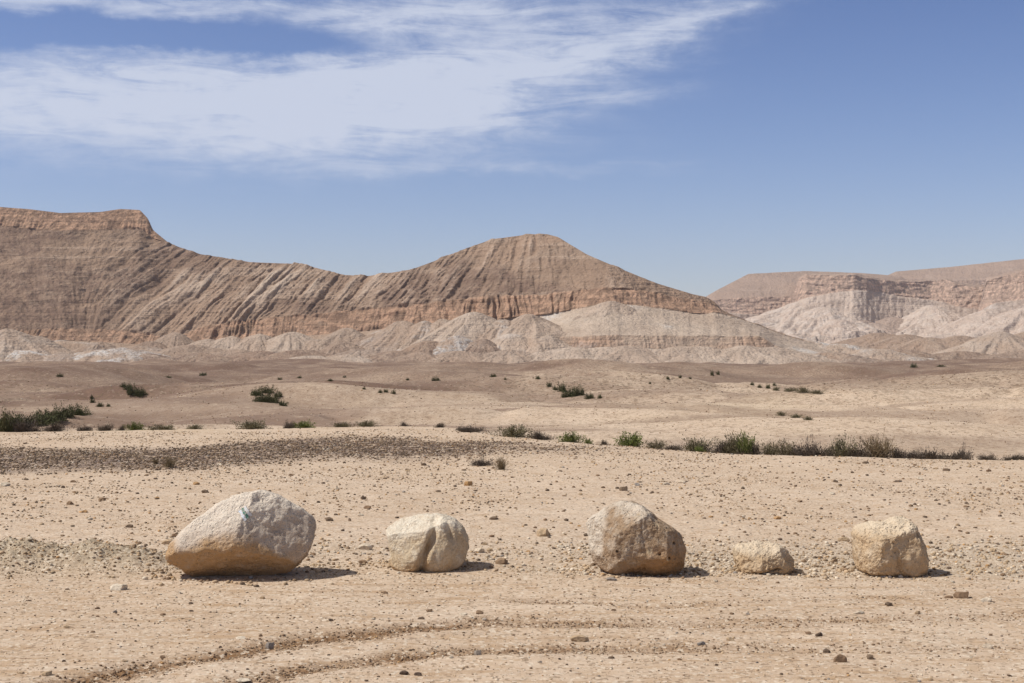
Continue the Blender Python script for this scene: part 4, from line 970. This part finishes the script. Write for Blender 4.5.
row = 'shrubs along the dry wadi'
near = [
 (512,443,36,12,46,'olive','wide dull olive-brown shrub at the left end of the right wadi row'),
 (539,444,23,8,45,'grey','low brown shrub right against the wide dull olive-brown one'),
 (570,444,24,10,44,'green','green rounded shrub between the low brown shrub and the brightest green one'),
 (588,445,8,5,43,'green','tiny green shrub just right of a green rounded shrub'),
 (604,446,9,3,43,'grey','tiny flat brown shrub left of the brightest green shrub'),
 (630.5,448,30,13,42,'green','brightest green shrub of the wadi, round and leafy'),
 (656,452,20,9,41,'olive','grey-green spreading shrub right of the brightest green shrub'),
 (673,453,21,6,41,'grey','low dark brown shrub between grey-green and olive shrubs'),
 (697,454,28,14,41,'olive','olive-brown round shrub behind a tiny light green one'),
 (700,455,9,6,38.5,'green','tiny light green shrub in front of an olive-brown one'),
 (722,456,26,13,41,'grey','dark grey-brown shrub left of the tall olive pair'),
 (734,452,24,15,43,'olive','taller olive-green shrub, left one of the pair with green tops'),
 (747,452,20,15,44,'green','green topped shrub, right one of the tall pair'),
 (752,457,26,11,40,'grey','dark twiggy shrub below the tall olive pair'),
 (770,457,17,13,40,'olive','small olive shrub with a pointed top, mid row'),
 (785,457,19,14,40,'olive','dark olive rounded shrub, mid row'),
 (798,459,20,10,39,'grey','low grey shrub right of the dark olive rounded one'),
 (808,457,22,13,40,'grey','dark brown-grey shrub mid row with bristly top'),
 (823,459,24,11,39,'grey','grey twiggy shrub left of the broad olive crown'),
 (842,458,26,17,40,'olive','broad olive shrub rising above the grey shrubs'),
 (860,460,28,12,38,'grey','dark grey shrub at the left foot of the big dry one'),
 (880,460,32,22,38.5,'dry','biggest dry tan shrub with upright spiky twigs'),
 (899,461,25,11,37.5,'grey','dark grey shrub at the right foot of the big dry one'),
 (918,462,24,9,36.5,'grey','low dark shrub right of the big dry one, second along'),
 (934,463,28,10,36,'grey','wide low grey shrub, third right of the big dry one'),
 (957,463,22,7,36,'grey','flat dark shrub trailing at the right of the row'),
 (964,456,15,5,42,'grey','small dark shrub set behind the row on the pale far bank'),
 (988,464,20,6,35.5,'grey','thin low shrub near the right end of the row'),
 (1017,464,28,6,35,'grey','last low dark shrub of the row at the right edge'),
 (8,430,20,15,56,'dusk','dark green shrub at the left edge of the picture'),
 (27,432,28,11,54,'grey','dark brown shrub beside the one at the left edge'),
 (55,433,22,9,53,'grey','brown-green low shrub in front of the dark wadi thicket'),
 (85,433,13,5,53,'grey','tiny brown shrub right of the dark wadi thicket'),
 (106,432,14,7,53,'grey','small brown bump of a shrub in the left wadi'),
 (122,432,8,5,53,'grey','tiny brown shrub left of the single green one in the left wadi'),
 (135,433,19,8,53,'green','single green shrub in the left wadi row'),
 (163,433,27,5,53,'olive','long low olive shrub right of the single green one'),
 (195,434,15,4,52,'olive','small flat olive shrub in a gap of the left wadi row'),
 (252,434,30,9,52,'olive','olive-brown shrub with a round top above the dark flint patch'),
 (289,434,12,7,52,'grey','small brown upright shrub left of a green one above the flint patch'),
 (305,434,20,7,52,'green','green low shrub above the flint patch'),
 (342,434,18,5,52,'olive','thin low olive shrub above the right half of the flint patch'),
 (365,434,24,6,52,'olive','olive shrub above the right end of the flint patch'),
 (404,434,8,3,52,'grey','tiny isolated shrub near the pale hump of the crest'),
 (170,470,15,13,31,'dry','dry reddish-brown shrub alone at the edge of the dark flint patch'),
 (156,469,9,5,32,'dry','tiny dry tuft left of the lone reddish-brown shrub'),
 (501,470,12,12,30.5,'dry','dry straw-coloured shrub alone on the plain in the centre'),
 (482,468,20,5,31.5,'grey','flat dark grey shrub left of the lone straw-coloured shrub'),
 (466,464,14,4,33,'grey','flattened dark tuft farther left of the straw-coloured shrub'),
 (440,436,10,3,47,'grey','dark creeping tuft on the crest, left of centre'),
 (470,440,26,4,46,'grey','long creeping dark shrub on the crest left of the olive-brown one'),
]
for (px, py, w_, h_, d, kind, lab) in near:
    if py < 465: d = float(crest(px))+min(2.2, max(.5, .5+.45*(d-float(crest(px)))))
    shrub(px, py, w_*1.15, h_*(.95 if kind != 'grey' else .9)+.5, d, kind, lab, group=row if py < 465 else None)
far_ = [
 # thicket in the left valley
 (40,424,34,14,105,'dusk'),(20,427,28,13,92,'dusk'),(64,417,26,13,125,'dusk'),(78,415,20,11,132,'dusk'),(55,421,26,12,115,'dusk'),(46,419,18,9,128,'dusk'),(8,427,26,12,96,'dusk'),(33,426,26,12,98,'dusk'),
]
for i, a in enumerate(far_):
    a = (*a[:2], a[2]*1.0, a[3]*.62, seen_at(a[0], a[1]), a[5])
    shrub(*a, label='dark green bush in the thicket filling the left valley', group='thicket in the left valley', parts=False, name='bush')
cl = random.Random(4)
clumps = [
 ('dark green bush in the clump on the left brown slope', 'clump on the left brown slope', [(128,390,9,4,230),(134,396,14,7,205),(140,398,12,6,200),(130,393,8,4,215),(124,388,7,3,240)]),
 ('dark green bush in the clump left of the central hills', 'clump left of the central hills', [(256,396,13,5,200),(268,393,16,5,215),(262,402,16,6,185),(272,403,18,7,182),(283,406,9,4,175),(278,398,9,4,195)]),
 ('tiny bush in the sparse line on the far left slope', 'sparse line on the far left slope', [(93,403,7,4,160),(100,407,10,4,150),(108,407,6,3,150),(92,399,5,4,170)]),
 ('small dark bush in the clump below the central peak', 'clump below the central peak', [(549,388,6,3,270),(555,390,6,3,250),(562,392,9,6,225),(571,397,14,7,205),(580,396,11,7,205),(589,399,10,4,195),(600,399,5,3,195),(565,398,8,4,200)]),
 ('tiny dark bush in the sparse line left of the central clump', 'sparse line left of the central clump', [(380,393,6,3,220),(386,393,8,3,218),(394,394,7,4,215),(364,390,5,2,235)]),
 ('green bush in the long strip on the right sandy hills', 'strip on the right sandy hills', [(776,391,9,3,240),(790,392,14,3,235),(803,393,16,4,232),(817,394,14,3,230)]),
 ('tiny bush in the scatter above the right sandy hills', 'scatter above the right sandy hills', [(752,385,6,3,290),(760,388,6,3,270),(768,389,7,4,262),(774,386,5,3,285)]),
 ('speck of dark bush on the far brown plain', 'dark specks on the far brown plain', [(668,380,5,3,400),(680,379,5,3,410),(690,379,4,2,410),(712,376,5,5,430),(718,375,5,4,430),(436,381,12,4,360),(493,377,9,3,430),(538,379,7,3,380),(345,378,6,2,400),(330,381,7,2,380),(280,380,8,2,380),(300,378,6,2,400),(203,376,12,3,420),(169,378,8,2,400),(60,377,9,3,420),(914,368,9,4,640),(941,367,12,2,700),(505,380,4,2,390),(408,381,5,2,360),(650,384,4,2,330)]),
]
for lab, grp, lst in clumps:
    for (px, py, w, h, d) in lst: shrub(px, py, w*(.75 if 'speck' in lab or 'tiny' in lab else 1), h*(.75 if 'speck' in lab or 'tiny' in lab else 1), seen_at(px, py), 'olive' if 'strip' in lab else 'dusk', lab, grp, parts=False, name='bush')
for px, py, w in ((335,435,8),(784,418,12),(800,419,14),(812,420,10)):
    pass
for i, (px, py, w, h, d) in enumerate([(782,416,12,3,100),(796,418,14,3,97),(808,420,12,3,95)]):
    shrub(px, py, w, h, seen_at(px, py), 'olive', 'low olive bush in the short dark line on the nearest right hill', 'short line on the nearest right hill', parts=False, name='bush')
